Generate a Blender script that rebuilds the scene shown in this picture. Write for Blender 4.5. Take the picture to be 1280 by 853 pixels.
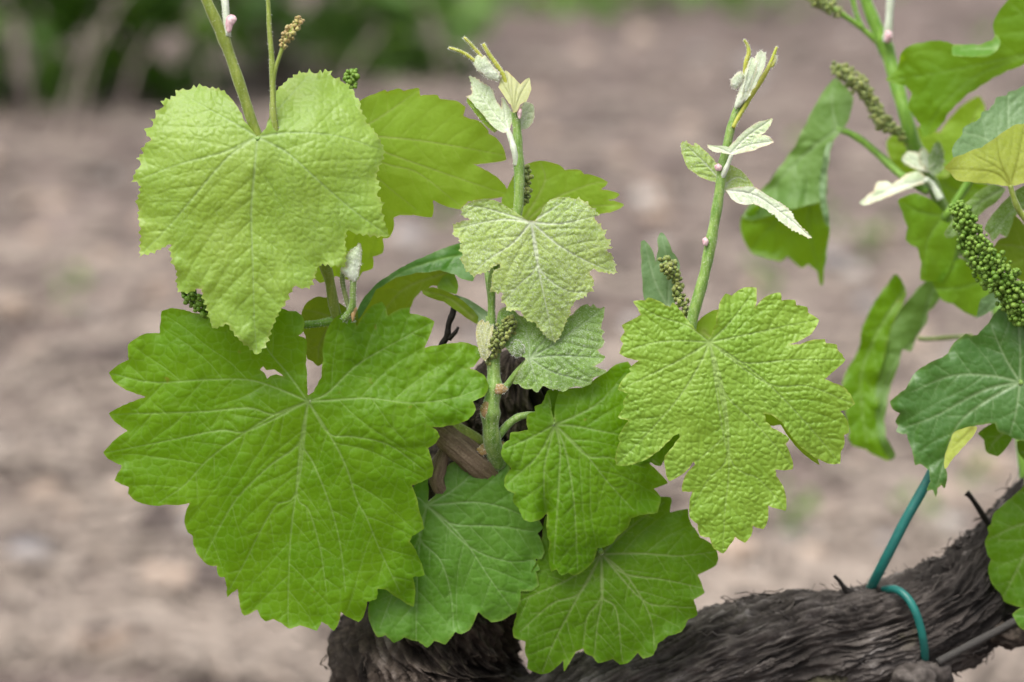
import bpy, math, random
import numpy as np
from mathutils import Vector, Matrix

# ------------------------------------------------------------------ camera, sky, sun, exposure
for o in list(bpy.data.objects):
    bpy.data.objects.remove(o, do_unlink=True)
SC = bpy.context.scene
COL = SC.collection
CAM_H, PITCH, LENS, FOCUS = 0.95, math.radians(15.0), 85.0, 0.82
FPX = LENS / 36.0 * 1280.0
cam_d = bpy.data.cameras.new('camera')
cam_d.lens = LENS; cam_d.sensor_width = 36.0
cam_d.clip_start = 0.02; cam_d.clip_end = 500.0
cam_d.dof.use_dof = True
cam_d.dof.focus_distance = 0.812
cam_d.dof.aperture_fstop = 6.8
cam = bpy.data.objects.new('camera', cam_d); COL.objects.link(cam)
cam.location = (0, 0, CAM_H)
cam.rotation_euler = (math.pi / 2 - PITCH, 0, 0)
SC.camera = cam

SUN_EL, SUN_AZ = math.radians(68), math.radians(225)     # azimuth: clockwise from +Y
world = bpy.data.worlds.new('World'); SC.world = world
world.use_nodes = True
wn = world.node_tree.nodes; wl = world.node_tree.links
for n in list(wn): wn.remove(n)
wo = wn.new('ShaderNodeOutputWorld'); wb = wn.new('ShaderNodeBackground')
sky = wn.new('ShaderNodeTexSky'); sky.sky_type = 'NISHITA'; sky.sun_disc = False
sky.sun_elevation = SUN_EL; sky.sun_rotation = SUN_AZ
sky.air_density = 1.0; sky.dust_density = 6.0; sky.ozone_density = 1.0
hs = wn.new('ShaderNodeHueSaturation'); hs.inputs['Saturation'].default_value = 0.30   # overcast: a whitish sky
wl.new(sky.outputs[0], hs.inputs['Color']); wl.new(hs.outputs[0], wb.inputs['Color'])
wb.inputs['Strength'].default_value = 0.13
wl.new(wb.outputs[0], wo.inputs['Surface'])
sd = bpy.data.lights.new('sun', 'SUN'); sd.energy = 1.5; sd.angle = math.radians(45)
sd.color = (1.0, 0.97, 0.92)
sun = bpy.data.objects.new('sun', sd); COL.objects.link(sun)
sdir = Vector((math.sin(SUN_AZ) * math.cos(SUN_EL), math.cos(SUN_AZ) * math.cos(SUN_EL), math.sin(SUN_EL)))
sun.rotation_euler = (-sdir).to_track_quat('-Z', 'Y').to_euler()
sun.location = sdir * 10
vs = SC.view_settings
vs.view_transform = 'Standard'; vs.look = 'None'; vs.gamma = 1.0; vs.use_curve_mapping = False
vs.exposure = 1.0
SC.render.resolution_x, SC.render.resolution_y = 1024, 682

# ------------------------------------------------------------------ helpers
rng = np.random.default_rng(7)
random.seed(7)
FWD = np.array([0, math.cos(PITCH), -math.sin(PITCH)])
UPV = np.array([0, math.sin(PITCH), math.cos(PITCH)])
RGT = np.array([1.0, 0, 0])
CO = np.array([0, 0, CAM_H])
S = FOCUS / FPX                       # metres per unit at the distance of the vine

def P(x, y, w=0.0):
    """a point of the vine: sideways x, downwards y, w towards the viewer, in units of S (0.27 mm)"""
    x = np.asarray(x, float); y = np.asarray(y, float); w = np.asarray(w, float)
    w = np.where(w < -280, -280 + (w + 280) * 2.2, w)      # the shoots behind stand well back
    d = FOCUS - w * S
    a = (x - 640) / FPX; b = -(y - 426.5) / FPX
    return CO + d[..., None] * (FWD + a[..., None] * RGT + b[..., None] * UPV)

def G(x, y):
    """a point of the ground"""
    v = FWD + (x - 640) / FPX * RGT - (y - 426.5) / FPX * UPV
    t = -CAM_H / v[2]
    return CO + v * t

def h3(ix, iy, iz, seed):
    n = (ix.astype(np.int64) * 374761393 + iy.astype(np.int64) * 668265263 + iz.astype(np.int64) * 2147483647 + seed * 1274126177) & 0xffffffff
    n = ((n ^ (n >> 13)) * 1274126177) & 0xffffffff
    n = ((n ^ (n >> 16)) * 2246822519) & 0xffffffff
    return ((n ^ (n >> 15)) & 0xffffff) / float(0xffffff)

def vnoise(x, y, z=None, seed=0):
    if z is None: z = np.zeros_like(x)
    xi, yi, zi = np.floor(x), np.floor(y), np.floor(z)
    fx, fy, fz = x - xi, y - yi, z - zi
    fx, fy, fz = [f * f * (3 - 2 * f) for f in (fx, fy, fz)]
    r = 0
    for a in (0, 1):
        for b in (0, 1):
            for c in (0, 1):
                wgt = (fx if a else 1 - fx) * (fy if b else 1 - fy) * (fz if c else 1 - fz)
                r = r + wgt * h3(xi + a, yi + b, zi + c, seed)
    return r * 2 - 1

def fbm(x, y, z=None, seed=0, octv=4):
    r = 0; a = 1.0; f = 1.0; t = 0
    for k in range(octv):
        r = r + a * vnoise(x * f, y * f, None if z is None else z * f, seed + k * 17); t += a
        a *= 0.5; f *= 2.03
    return r / t

def worley(x, y, cell, seed):
    gx, gy = np.floor(x / cell), np.floor(y / cell)
    f1 = np.full(x.shape, 1e9); f2 = np.full(x.shape, 1e9); idn = np.zeros(x.shape)
    z = np.zeros_like(gx)
    for a in (-1, 0, 1):
        for b in (-1, 0, 1):
            cx, cy = gx + a, gy + b
            px = (cx + 0.1 + 0.8 * h3(cx, cy, z, seed)) * cell
            py = (cy + 0.1 + 0.8 * h3(cx, cy, z, seed + 5)) * cell
            d = np.hypot(x - px, y - py)
            near = d < f1
            f2 = np.where(near, f1, np.minimum(f2, d)); 
            idn = np.where(near, h3(cx, cy, z, seed + 9), idn)
            f1 = np.where(near, d, f1)
    return f1, f2, idn

def catmull(pts, n):
    pts = np.asarray(pts, float)
    p = np.vstack([2 * pts[0] - pts[1], pts, 2 * pts[-1] - pts[-2]])
    out = []
    for i in range(1, len(p) - 2):
        t = np.linspace(0, 1, n, endpoint=False)[:, None]
        a, b, c, d = p[i - 1], p[i], p[i + 1], p[i + 2]
        out.append(0.5 * ((2 * b) + (c - a) * t + (2 * a - 5 * b + 4 * c - d) * t ** 2 + (3 * b - a - 3 * c + d) * t ** 3))
    out.append(pts[-1][None])
    return np.vstack(out)

def mesh_obj(name, v, f, mat=None, parent=None, attrs=None, smooth=True, origin=None, label=None, kind=None):
    v = np.asarray(v, float)
    if origin is None: origin = v.mean(0)
    origin = np.asarray(origin, float)
    me = bpy.data.meshes.new(name)
    me.from_pydata((v - origin).tolist(), [], f if isinstance(f, list) else f.tolist())
    if smooth: me.polygons.foreach_set('use_smooth', [True] * len(me.polygons))
    if attrs:
        for k, a in attrs.items():
            at = me.attributes.new(k, 'FLOAT', 'POINT'); at.data.foreach_set('value', np.asarray(a, np.float32))
    me.update()
    if mat: me.materials.append(mat)
    o = bpy.data.objects.new(name, me); COL.objects.link(o)
    if parent is not None:
        o.parent = parent
        o.location = Vector(origin) - WORLD_LOC[parent.name]
    else:
        o.location = origin
    WORLD_LOC[o.name] = Vector(origin)
    if label: o['label'] = label
    if kind: o['kind'] = kind
    return o
WORLD_LOC = {}

def empty(name, loc, label, cat, group=None):
    o = bpy.data.objects.new(name, None); COL.objects.link(o)
    o.location = loc; o.empty_display_size = 0.02
    o['label'] = label; o['category'] = cat
    if group: o['group'] = group
    WORLD_LOC[o.name] = Vector(loc)
    return o

def tube_mesh(pts, rad, seg=12, ridge=0.0, disp=None, cap=True):
    """pts world (n,3), rad (n,) metres"""
    pts = np.asarray(pts, float); n = len(pts)
    tan = np.gradient(pts, axis=0); tan /= np.linalg.norm(tan, axis=1)[:, None] + 1e-12
    nrm = np.zeros_like(pts)
    a = np.array([0.0, -1, 0.3]); a = a - tan[0] * a.dot(tan[0]); nrm[0] = a / np.linalg.norm(a)
    for i in range(1, n):
        a = nrm[i - 1] - tan[i] * nrm[i - 1].dot(tan[i]); nrm[i] = a / np.linalg.norm(a)
    bin_ = np.cross(tan, nrm)
    th = np.linspace(0, 2 * math.pi, seg, endpoint=False)
    R = np.asarray(rad)[:, None] * (1 + ridge * np.cos(5 * th)[None])
    arc = np.concatenate([[0], np.cumsum(np.linalg.norm(np.diff(pts, axis=0), axis=1))])
    if disp is not None: R = disp(R, arc[:, None] + 0 * th[None], th[None] + 0 * arc[:, None])
    v = pts[:, None, :] + R[..., None] * (np.cos(th)[None, :, None] * nrm[:, None, :] + np.sin(th)[None, :, None] * bin_[:, None, :])
    v = v.reshape(-1, 3)
    i = np.arange(n - 1)[:, None]; j = np.arange(seg)[None]
    j2 = (j + 1) % seg
    f = np.stack([i * seg + j, i * seg + j2, (i + 1) * seg + j2, (i + 1) * seg + j], -1).reshape(-1, 4).tolist()
    if cap:
        v = np.vstack([v, pts[0], pts[-1]])
        c0, c1 = len(v) - 2, len(v) - 1
        for k in range(seg):
            f.append([c0, (k + 1) % seg, k]); f.append([c1, (n - 1) * seg + k, (n - 1) * seg + (k + 1) % seg])
    return v, f

def stem(name, pts, mat, parent, seg=12, n=8, ridge=0.03, label=None, nodes=()):
    """pts rows: x, y, w, radius in units"""
    c = catmull(pts, n)
    w = P(c[:, 0], c[:, 1], c[:, 2])
    r = np.maximum(c[:, 3], 0.3) * S * (1 - c[:, 2] * S / FOCUS)
    t = np.arange(len(c)) * 0.37
    r = r * (1 + 0.04 * np.sin(t * 1.7) + 0.03 * np.sin(t * 3.1 + 1))
    for (nx, ny, amp, wid) in nodes:
        d2 = (c[:, 0] - nx) ** 2 + (c[:, 1] - ny) ** 2
        r = r * (1 + amp * np.exp(-d2 / wid ** 2))
    v, f = tube_mesh(w, r, seg, ridge)
    return mesh_obj(name, v, f, mat, parent, label=label)

# ------------------------------------------------------------------ materials
def new_mat(name):
    m = bpy.data.materials.new(name); m.use_nodes = True
    nt = m.node_tree
    for n in list(nt.nodes): nt.nodes.remove(n)
    return m, nt, nt.nodes.new('ShaderNodeOutputMaterial')

def N(nt, t, **kw):
    n = nt.nodes.new(t)
    for k, v in kw.items(): setattr(n, k, v)
    return n

def mixc(nt, fac, a, b, mode='MIX'):
    n = N(nt, 'ShaderNodeMix', data_type='RGBA', blend_type=mode)
    for sock, val in ((n.inputs[0], fac), (n.inputs[6], a), (n.inputs[7], b)):
        if isinstance(val, (int, float)): sock.default_value = val
        elif isinstance(val, tuple): sock.default_value = (*val, 1)
        else: nt.links.new(val, sock)
    return n.outputs[2]

def math_n(nt, op, a, b=0.0, clamp=False):
    n = N(nt, 'ShaderNodeMath', operation=op, use_clamp=clamp)
    for sock, val in ((n.inputs[0], a), (n.inputs[1], b)):
        if isinstance(val, (int, float)): sock.default_value = val
        else: nt.links.new(val, sock)
    return n.outputs[0]

def noise(nt, vec, scale, detail=3, rough=0.5, dist=0.0):
    n = N(nt, 'ShaderNodeTexNoise'); n.inputs['Scale'].default_value = scale
    n.inputs['Detail'].default_value = detail; n.inputs['Roughness'].default_value = rough
    n.inputs['Distortion'].default_value = dist
    nt.links.new(vec, n.inputs['Vector'])
    return n.outputs['Fac']

def ramp(nt, fac, stops):
    n = N(nt, 'ShaderNodeValToRGB'); e = n.color_ramp.elements
    while len(e) < len(stops): e.new(0.5)
    for k, (p, c) in enumerate(stops):
        e[k].position = p; e[k].color = (*c, 1) if len(c) == 3 else c
    nt.links.new(fac, n.inputs[0])
    return n.outputs[0]

def remap(nt, fac, a, b, c=0.0, d=1.0):
    n = N(nt, 'ShaderNodeMapRange'); nt.links.new(fac, n.inputs[0])
    for k, v in enumerate((a, b, c, d)): n.inputs[k + 1].default_value = v
    return n.outputs[0]

def leaf_mat(name, base, base2, vein, edge, trans, tfac=0.3, rough=0.5, spec=0.35, hair=0.0, haircol=(0.62, 0.66, 0.55), veinamt=0.95, vein2=0.5, cellamt=0.3, sheen=0.0, rust=0.0, rimamt=0.45):
    m, nt, out = new_mat(name)
    tc = N(nt, 'ShaderNodeTexCoord').outputs['Object']
    big = noise(nt, tc, 45, 3)
    c = mixc(nt, remap(nt, big, 0.35, 0.68), base, base2)
    fine = noise(nt, tc, 900, 3, 0.6)
    c = mixc(nt, remap(nt, fine, 0.35, 0.75, 0, 0.25), c, tuple(min(1, x * 1.5) for x in base2))
    av = N(nt, 'ShaderNodeAttribute', attribute_name='vein').outputs['Fac']
    av2 = N(nt, 'ShaderNodeAttribute', attribute_name='vein2').outputs['Fac']
    ac = N(nt, 'ShaderNodeAttribute', attribute_name='cell').outputs['Fac']
    ae = N(nt, 'ShaderNodeAttribute', attribute_name='rim').outputs['Fac']
    c = mixc(nt, math_n(nt, 'MULTIPLY', ac, cellamt), c, vein)
    c = mixc(nt, math_n(nt, 'MULTIPLY', av2, vein2), c, vein)
    if hair > 0:
        hn = noise(nt, tc, 1500, 4, 0.75, 1.5)
        hb = noise(nt, tc, 120, 2)
        hf = math_n(nt, 'MULTIPLY', remap(nt, hn, 0.47, 0.62), remap(nt, hb, 0.3, 0.65, 0.45, 1.0))
        c = mixc(nt, math_n(nt, 'MULTIPLY', hf, hair, True), c, haircol)
    c = mixc(nt, math_n(nt, 'MULTIPLY', av, veinamt), c, vein)
    en = noise(nt, tc, 250, 2)
    c = mixc(nt, math_n(nt, 'MULTIPLY', ae, remap(nt, en, 0.35, 0.65, 0.05, rimamt)), c, edge)
    if rust > 0:
        sp = noise(nt, tc, 160, 2)
        c = mixc(nt, remap(nt, sp, 0.74, 0.78, 0, rust), c, (0.22, 0.13, 0.03))
    b = N(nt, 'ShaderNodeBsdfPrincipled')
    nt.links.new(c, b.inputs['Base Color'])
    nt.links.new(remap(nt, fine, 0.3, 0.7, rough - 0.07, rough + 0.1), b.inputs['Roughness'])
    b.inputs['Specular IOR Level'].default_value = spec
    if sheen: 
        b.inputs['Sheen Weight'].default_value = sheen; b.inputs['Sheen Roughness'].default_value = 0.5
    bp = N(nt, 'ShaderNodeBump'); bp.inputs['Strength'].default_value = 0.35; bp.inputs['Distance'].default_value = 0.0003
    nt.links.new(noise(nt, tc, 1100, 3, 0.6), bp.inputs['Height'])
    nt.links.new(bp.outputs[0], b.inputs['Normal'])
    t = N(nt, 'ShaderNodeBsdfTranslucent')
    tcx = mixc(nt, math_n(nt, 'MULTIPLY', av, 0.5), trans, tuple(x * 0.6 for x in vein))
    nt.links.new(tcx, t.inputs['Color'])
    ms = N(nt, 'ShaderNodeMixShader'); ms.inputs[0].default_value = tfac
    nt.links.new(b.outputs[0], ms.inputs[1]); nt.links.new(t.outputs[0], ms.inputs[2])
    nt.links.new(ms.outputs[0], out.inputs['Surface'])
    return m

LIME_E = (0.40, 0.36, 0.10)
M = {}
M['deep'] = leaf_mat('leaf_deep', (0.066, 0.170, 0.002), (0.104, 0.222, 0.006), (0.24, 0.36, 0.10), (0.24, 0.27, 0.05), (0.28, 0.52, 0.004), 0.34, 0.42, 0.20, cellamt=0.22, rust=0.5)
M['dark'] = leaf_mat('leaf_dark', (0.046, 0.122, 0.002), (0.074, 0.172, 0.004), (0.22, 0.29, 0.10), (0.18, 0.21, 0.04), (0.22, 0.42, 0.004), 0.33, 0.45, 0.18, cellamt=0.18)
M['blue'] = leaf_mat('leaf_blue', (0.064, 0.172, 0.010), (0.092, 0.212, 0.022), (0.22, 0.34, 0.12), (0.24, 0.28, 0.06), (0.16, 0.36, 0.02), 0.28, 0.42, 0.24, cellamt=0.18)
M['sheen'] = leaf_mat('leaf_dark_sheen', (0.036, 0.108, 0.014), (0.056, 0.140, 0.026), (0.20, 0.29, 0.13), (0.2, 0.25, 0.06), (0.14, 0.30, 0.015), 0.22, 0.36, 0.42, cellamt=0.15)
M['mid'] = leaf_mat('leaf_soft_green', (0.082, 0.170, 0.028), (0.115, 0.210, 0.046), (0.2, 0.3, 0.12), (0.18, 0.25, 0.07), (0.22, 0.40, 0.03), 0.32, 0.48, 0.28, hair=0.15, haircol=(0.22, 0.32, 0.16), cellamt=0.1)
M['lime'] = leaf_mat('leaf_lime', (0.160, 0.298, 0.026), (0.222, 0.362, 0.046), (0.32, 0.44, 0.14), LIME_E, (0.42, 0.60, 0.012), 0.36, 0.41, 0.34, hair=0.12, haircol=(0.38, 0.48, 0.20), cellamt=0.06, vein2=0.2, veinamt=0.85)
M['pale'] = leaf_mat('leaf_pale', (0.178, 0.308, 0.026), (0.240, 0.362, 0.046), (0.40, 0.52, 0.26), (0.38, 0.36, 0.13), (0.44, 0.62, 0.015), 0.38, 0.38, 0.40, hair=0.30, haircol=(0.40, 0.51, 0.30), cellamt=0.05, sheen=0.15, veinamt=0.45, vein2=0.1)
M['silver'] = leaf_mat('leaf_silver', (0.20, 0.31, 0.05), (0.31, 0.40, 0.09), (0.66, 0.70, 0.58), (0.48, 0.42, 0.17), (0.40, 0.50, 0.04), 0.28, 0.55, 0.25, hair=0.9, haircol=(0.55, 0.64, 0.47), cellamt=0.0, sheen=0.25, veinamt=0.75, vein2=0.05)
M['silver_green'] = leaf_mat('leaf_silver_green', (0.085, 0.185, 0.015), (0.14, 0.25, 0.028), (0.42, 0.50, 0.34), (0.34, 0.36, 0.16), (0.25, 0.42, 0.03), 0.25, 0.55, 0.25, hair=0.85, haircol=(0.46, 0.54, 0.38), cellamt=0.0, sheen=0.25, veinamt=0.5, vein2=0.05)
M['white'] = leaf_mat('leaf_white', (0.31, 0.41, 0.17), (0.55, 0.62, 0.46), (0.80, 0.82, 0.74), (0.52, 0.34, 0.22), (0.5, 0.6, 0.35), 0.18, 0.7, 0.2, rimamt=0.8, hair=0.8, haircol=(0.82, 0.84, 0.79), cellamt=0.0, sheen=0.4, veinamt=0.5, vein2=0.2)
M['cream'] = leaf_mat('leaf_cream', (0.36, 0.40, 0.15), (0.50, 0.52, 0.28), (0.26, 0.28, 0.10), (0.62, 0.36, 0.10), (0.6, 0.6, 0.25), 0.3, 0.65, 0.2, hair=0.40, haircol=(0.70, 0.70, 0.60), cellamt=0.0, sheen=0.3, veinamt=0.6)
M['yellow'] = leaf_mat('leaf_yellow', (0.165, 0.300, 0.022), (0.210, 0.350, 0.036), (0.36, 0.44, 0.12), (0.30, 0.20, 0.04), (0.42, 0.64, 0.02), 0.5, 0.5, 0.2, cellamt=0.08, vein2=0.3)
M['under'] = leaf_mat('leaf_under', (0.31, 0.38, 0.05), (0.38, 0.44, 0.08), (0.20, 0.22, 0.03), (0.42, 0.40, 0.12), (0.50, 0.56, 0.035), 0.45, 0.6, 0.2, hair=0.2, cellamt=0.15)
M['olive'] = leaf_mat('leaf_olive', (0.085, 0.165, 0.008), (0.125, 0.21, 0.014), (0.24, 0.30, 0.08), (0.18, 0.16, 0.04), (0.33, 0.44, 0.015), 0.42, 0.6, 0.2, cellamt=0.12)
M['glossy'] = leaf_mat('leaf_glossy', (0.028, 0.105, 0.006), (0.045, 0.145, 0.010), (0.12, 0.24, 0.04), (0.13, 0.2, 0.04), (0.12, 0.30, 0.008), 0.2, 0.4, 0.3, cellamt=0.12)
M['teal'] = leaf_mat('leaf_grey_green', (0.085, 0.165, 0.055), (0.125, 0.215, 0.085), (0.22, 0.31, 0.16), (0.18, 0.25, 0.09), (0.17, 0.32, 0.05), 0.25, 0.45, 0.35, hair=0.30, haircol=(0.28, 0.38, 0.25), cellamt=0.1, sheen=0.2)
M['fresh'] = leaf_mat('leaf_fresh', (0.078, 0.185, 0.006), (0.115, 0.235, 0.012), (0.18, 0.31, 0.05), (0.16, 0.23, 0.04), (0.33, 0.54, 0.012), 0.45, 0.45, 0.25, cellamt=0.12, vein2=0.3)

def stem_mat(name, a, b, hair=0.3, haircol=(0.6, 0.63, 0.5), rough=0.5, stretch=(1, 1, 0.12), sc=700):
    m, nt, out = new_mat(name)
    tc = N(nt, 'ShaderNodeTexCoord').outputs['Object']
    mp = N(nt, 'ShaderNodeMapping'); mp.inputs['Scale'].default_value = stretch
    nt.links.new(tc, mp.inputs['Vector'])
    c = mixc(nt, remap(nt, noise(nt, mp.outputs[0], sc, 3), 0.35, 0.65), a, b)
    if hair:
        hn = noise(nt, tc, 1400, 4, 0.75, 1.0)
        c = mixc(nt, remap(nt, hn, 0.5, 0.68, 0, hair), c, haircol)
    bs = N(nt, 'ShaderNodeBsdfPrincipled'); nt.links.new(c, bs.inputs['Base Color'])
    bs.inputs['Roughness'].default_value = rough; bs.inputs['Specular IOR Level'].default_value = 0.35
    bs.inputs['Sheen Weight'].default_value = 0.35 if hair else 0.0
    bs.inputs['Sheen Roughness'].default_value = 0.4
    bs.inputs['Subsurface Weight'].default_value = 0.15; bs.inputs['Subsurface Radius'].default_value = (0.002, 0.003, 0.001)
    bs.inputs['Subsurface Scale'].default_value = 1.0
    bp = N(nt, 'ShaderNodeBump'); bp.inputs['Strength'].default_value = 0.4; bp.inputs['Distance'].default_value = 0.0003
    nt.links.new(noise(nt, mp.outputs[0], sc * 1.3, 3, 0.6), bp.inputs['Height']); nt.links.new(bp.outputs[0], bs.inputs['Normal'])
    nt.links.new(bs.outputs[0], out.inputs['Surface'])
    return m
M['stem'] = stem_mat('stem_green', (0.085, 0.185, 0.012), (0.19, 0.29, 0.055), 0.35)
M['stem_olive'] = stem_mat('stem_olive', (0.135, 0.185, 0.012), (0.22, 0.27, 0.04), 0.18)
M['stem_fresh'] = stem_mat('stem_fresh', (0.085, 0.20, 0.007), (0.15, 0.28, 0.025), 0.1)
M['stem_white'] = stem_mat('stem_white', (0.42, 0.48, 0.34), (0.58, 0.62, 0.50), 0.6, (0.75, 0.77, 0.72))
M['stem_dull'] = stem_mat('stem_dull', (0.12, 0.17, 0.04), (0.20, 0.22, 0.07), 0.1)
M['tendril'] = stem_mat('tendril_yellow', (0.28, 0.32, 0.02), (0.38, 0.38, 0.05), 0.15)
M['down'] = stem_mat('white_down', (0.62, 0.65, 0.55), (0.78, 0.80, 0.73), 0)
M['pink'] = stem_mat('bud_pink', (0.42, 0.20, 0.24), (0.58, 0.42, 0.42), 0.6, (0.75, 0.68, 0.66))
M['bud'] = stem_mat('flower_bud_green', (0.080, 0.165, 0.011), (0.150, 0.240, 0.032), 0.0, rough=0.55, stretch=(1, 1, 1), sc=250)
M['bud_olive'] = stem_mat('flower_bud_olive', (0.095, 0.135, 0.010), (0.20, 0.22, 0.045), 0.2, rough=0.55, stretch=(1, 1, 1), sc=300)
M['bud_red'] = stem_mat('flower_bud_tan', (0.27, 0.17, 0.06), (0.30, 0.27, 0.07), 0.3, rough=0.55, stretch=(1, 1, 1), sc=300)
M['stipule'] = stem_mat('stipule_brown', (0.19, 0.14, 0.04), (0.33, 0.20, 0.075), 0.25, stretch=(1, 1, 1), sc=300)

def bark_mat(name, cols, sc=1.0):
    m, nt, out = new_mat(name)
    at = N(nt, 'ShaderNodeAttribute', attribute_name='fibre').outputs['Fac']
    tc = N(nt, 'ShaderNodeTexCoord').outputs['Object']
    n1 = noise(nt, tc, 60 * sc, 4, 0.6, 0.6)
    n2 = noise(nt, tc, 700 * sc, 4, 0.65)
    fac = math_n(nt, 'ADD', math_n(nt, 'MULTIPLY', at, 0.5), math_n(nt, 'MULTIPLY', n1, 0.5))
    c = ramp(nt, fac, [(0.28, cols[0]), (0.48, cols[1]), (0.66, cols[2]), (0.82, cols[3])])
    c = mixc(nt, remap(nt, n2, 0.3, 0.7, 0.0, 0.55), c, tuple(x * 0.45 for x in cols[1]))
    lich = noise(nt, tc, 38, 3, 0.6)
    c = mixc(nt, remap(nt, lich, 0.66, 0.74, 0, 0.35), c, (0.15, 0.14, 0.07))
    b = N(nt, 'ShaderNodeBsdfPrincipled'); nt.links.new(c, b.inputs['Base Color'])
    b.inputs['Roughness'].default_value = 0.8; b.inputs['Specular IOR Level'].default_value = 0.25
    bp = N(nt, 'ShaderNodeBump'); bp.inputs['Strength'].default_value = 0.7; bp.inputs['Distance'].default_value = 0.0008
    nt.links.new(n2, bp.inputs['Height']); nt.links.new(bp.outputs[0], b.inputs['Normal'])
    nt.links.new(b.outputs[0], out.inputs['Surface'])
    return m
M['bark_dark'] = bark_mat('bark_dark', [(0.009, 0.007, 0.006), (0.034, 0.025, 0.019), (0.092, 0.070, 0.054), (0.20, 0.165, 0.14)])
M['bark_grey'] = bark_mat('bark_grey', [(0.016, 0.013, 0.011), (0.058, 0.048, 0.042), (0.145, 0.125, 0.112), (0.32, 0.295, 0.28)])
M['lichen'] = bark_mat('bark_lichen', [(0.03, 0.024, 0.018), (0.07, 0.062, 0.036), (0.13, 0.12, 0.06), (0.22, 0.21, 0.13)])
M['wood'] = bark_mat('young_wood', [(0.10, 0.070, 0.045), (0.17, 0.125, 0.08), (0.24, 0.18, 0.12), (0.30, 0.24, 0.17)], 2.0)
M['cane'] = bark_mat('old_cane', [(0.06, 0.055, 0.05), (0.10, 0.095, 0.09), (0.14, 0.135, 0.125), (0.2, 0.19, 0.18)], 2.0)

m, nt, out = new_mat('tie_plastic')
b = N(nt, 'ShaderNodeBsdfPrincipled'); tc = N(nt, 'ShaderNodeTexCoord').outputs['Object']
c = mixc(nt, remap(nt, noise(nt, tc, 180, 4, 0.6), 0.35, 0.7), (0.006, 0.105, 0.092), (0.010, 0.150, 0.125))
c = mixc(nt, remap(nt, noise(nt, tc, 420, 3, 0.6), 0.62, 0.75, 0, 0.4), c, (0.14, 0.17, 0.13))
nt.links.new(c, b.inputs['Base Color']); b.inputs['Roughness'].default_value = 0.38
nt.links.new(b.outputs[0], out.inputs['Surface']); M['tie'] = m

# ------------------------------------------------------------------ leaves
def parse(s): 
    a = [float(t) for t in s.replace(',', ' ').split()]
    return np.array(a).reshape(-1, 2)

def bulge(poly, amt):
    out = []
    n = len(poly); area = 0.5 * np.sum(poly[:, 0] * np.roll(poly[:, 1], -1) - np.roll(poly[:, 0], -1) * poly[:, 1])
    sg = 1 if area > 0 else -1
    for i in range(n):
        a, b = poly[i], poly[(i + 1) % n]; L = np.hypot(*(b - a))
        out.append(a)
        if L > 5:
            nv = np.array([(b - a)[1], -(b - a)[0]]) / L * sg
            ts = [0.5] if L < 12 else [0.25, 0.5, 0.75]
            for t in ts:
                out.append(a + (b - a) * t + nv * amt * L * 4 * t * (1 - t) * rng.uniform(0.5, 1.5) + rng.normal(0, 0.25, 2))
    return np.array(out)

def toothed(poly, amp, J, pitch=7.0):
    q = np.vstack([poly, poly[:1]]); d = np.hypot(*np.diff(q, axis=0).T); arc = np.concatenate([[0], np.cumsum(d)])
    area = 0.5 * np.sum(poly[:, 0] * np.roll(poly[:, 1], -1) - np.roll(poly[:, 0], -1) * poly[:, 1]); sg = 1 if area > 0 else -1
    out = []; a = 0.0
    while a < arc[-1] - 1:
        k = min(max(np.searchsorted(arc, a, side='right') - 1, 0), len(d) - 1)
        t = (a - arc[k]) / (d[k] + 1e-9); p = q[k] + (q[k + 1] - q[k]) * t
        nv = np.array([(q[k + 1] - q[k])[1], -(q[k + 1] - q[k])[0]]) / (d[k] + 1e-9) * sg
        tg = (q[k + 1] - q[k]) / (d[k] + 1e-9)
        far = np.clip((np.hypot(*(p - J)) - 45) / 30, 0, 1); am = amp * far * rng.uniform(0.5, 1.3)
        out += [p - nv * am * 0.35, p + tg * pitch * 0.45 + nv * am * 0.35, p + tg * pitch * 0.62 + nv * am]
        a += pitch * rng.uniform(0.8, 1.25)
    return np.array(out)

def sdf_poly(x, y, polys):
    inside = np.zeros(x.shape, bool); d2 = np.full(x.shape, 1e12)
    for p in polys:
        q = np.roll(p, -1, 0)
        for (ax, ay), (bx, by) in zip(p, q):
            ex, ey = bx - ax, by - ay; L2 = ex * ex + ey * ey + 1e-9
            t = np.clip(((x - ax) * ex + (y - ay) * ey) / L2, 0, 1)
            d2 = np.minimum(d2, (x - ax - t * ex) ** 2 + (y - ay - t * ey) ** 2)
            if ay != by:
                cr = ((ay > y) != (by > y)) & (x < (bx - ax) * (y - ay) / (by - ay) + ax)
                inside ^= cr
    d = np.sqrt(d2)
    return np.where(inside, d, -d)

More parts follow.
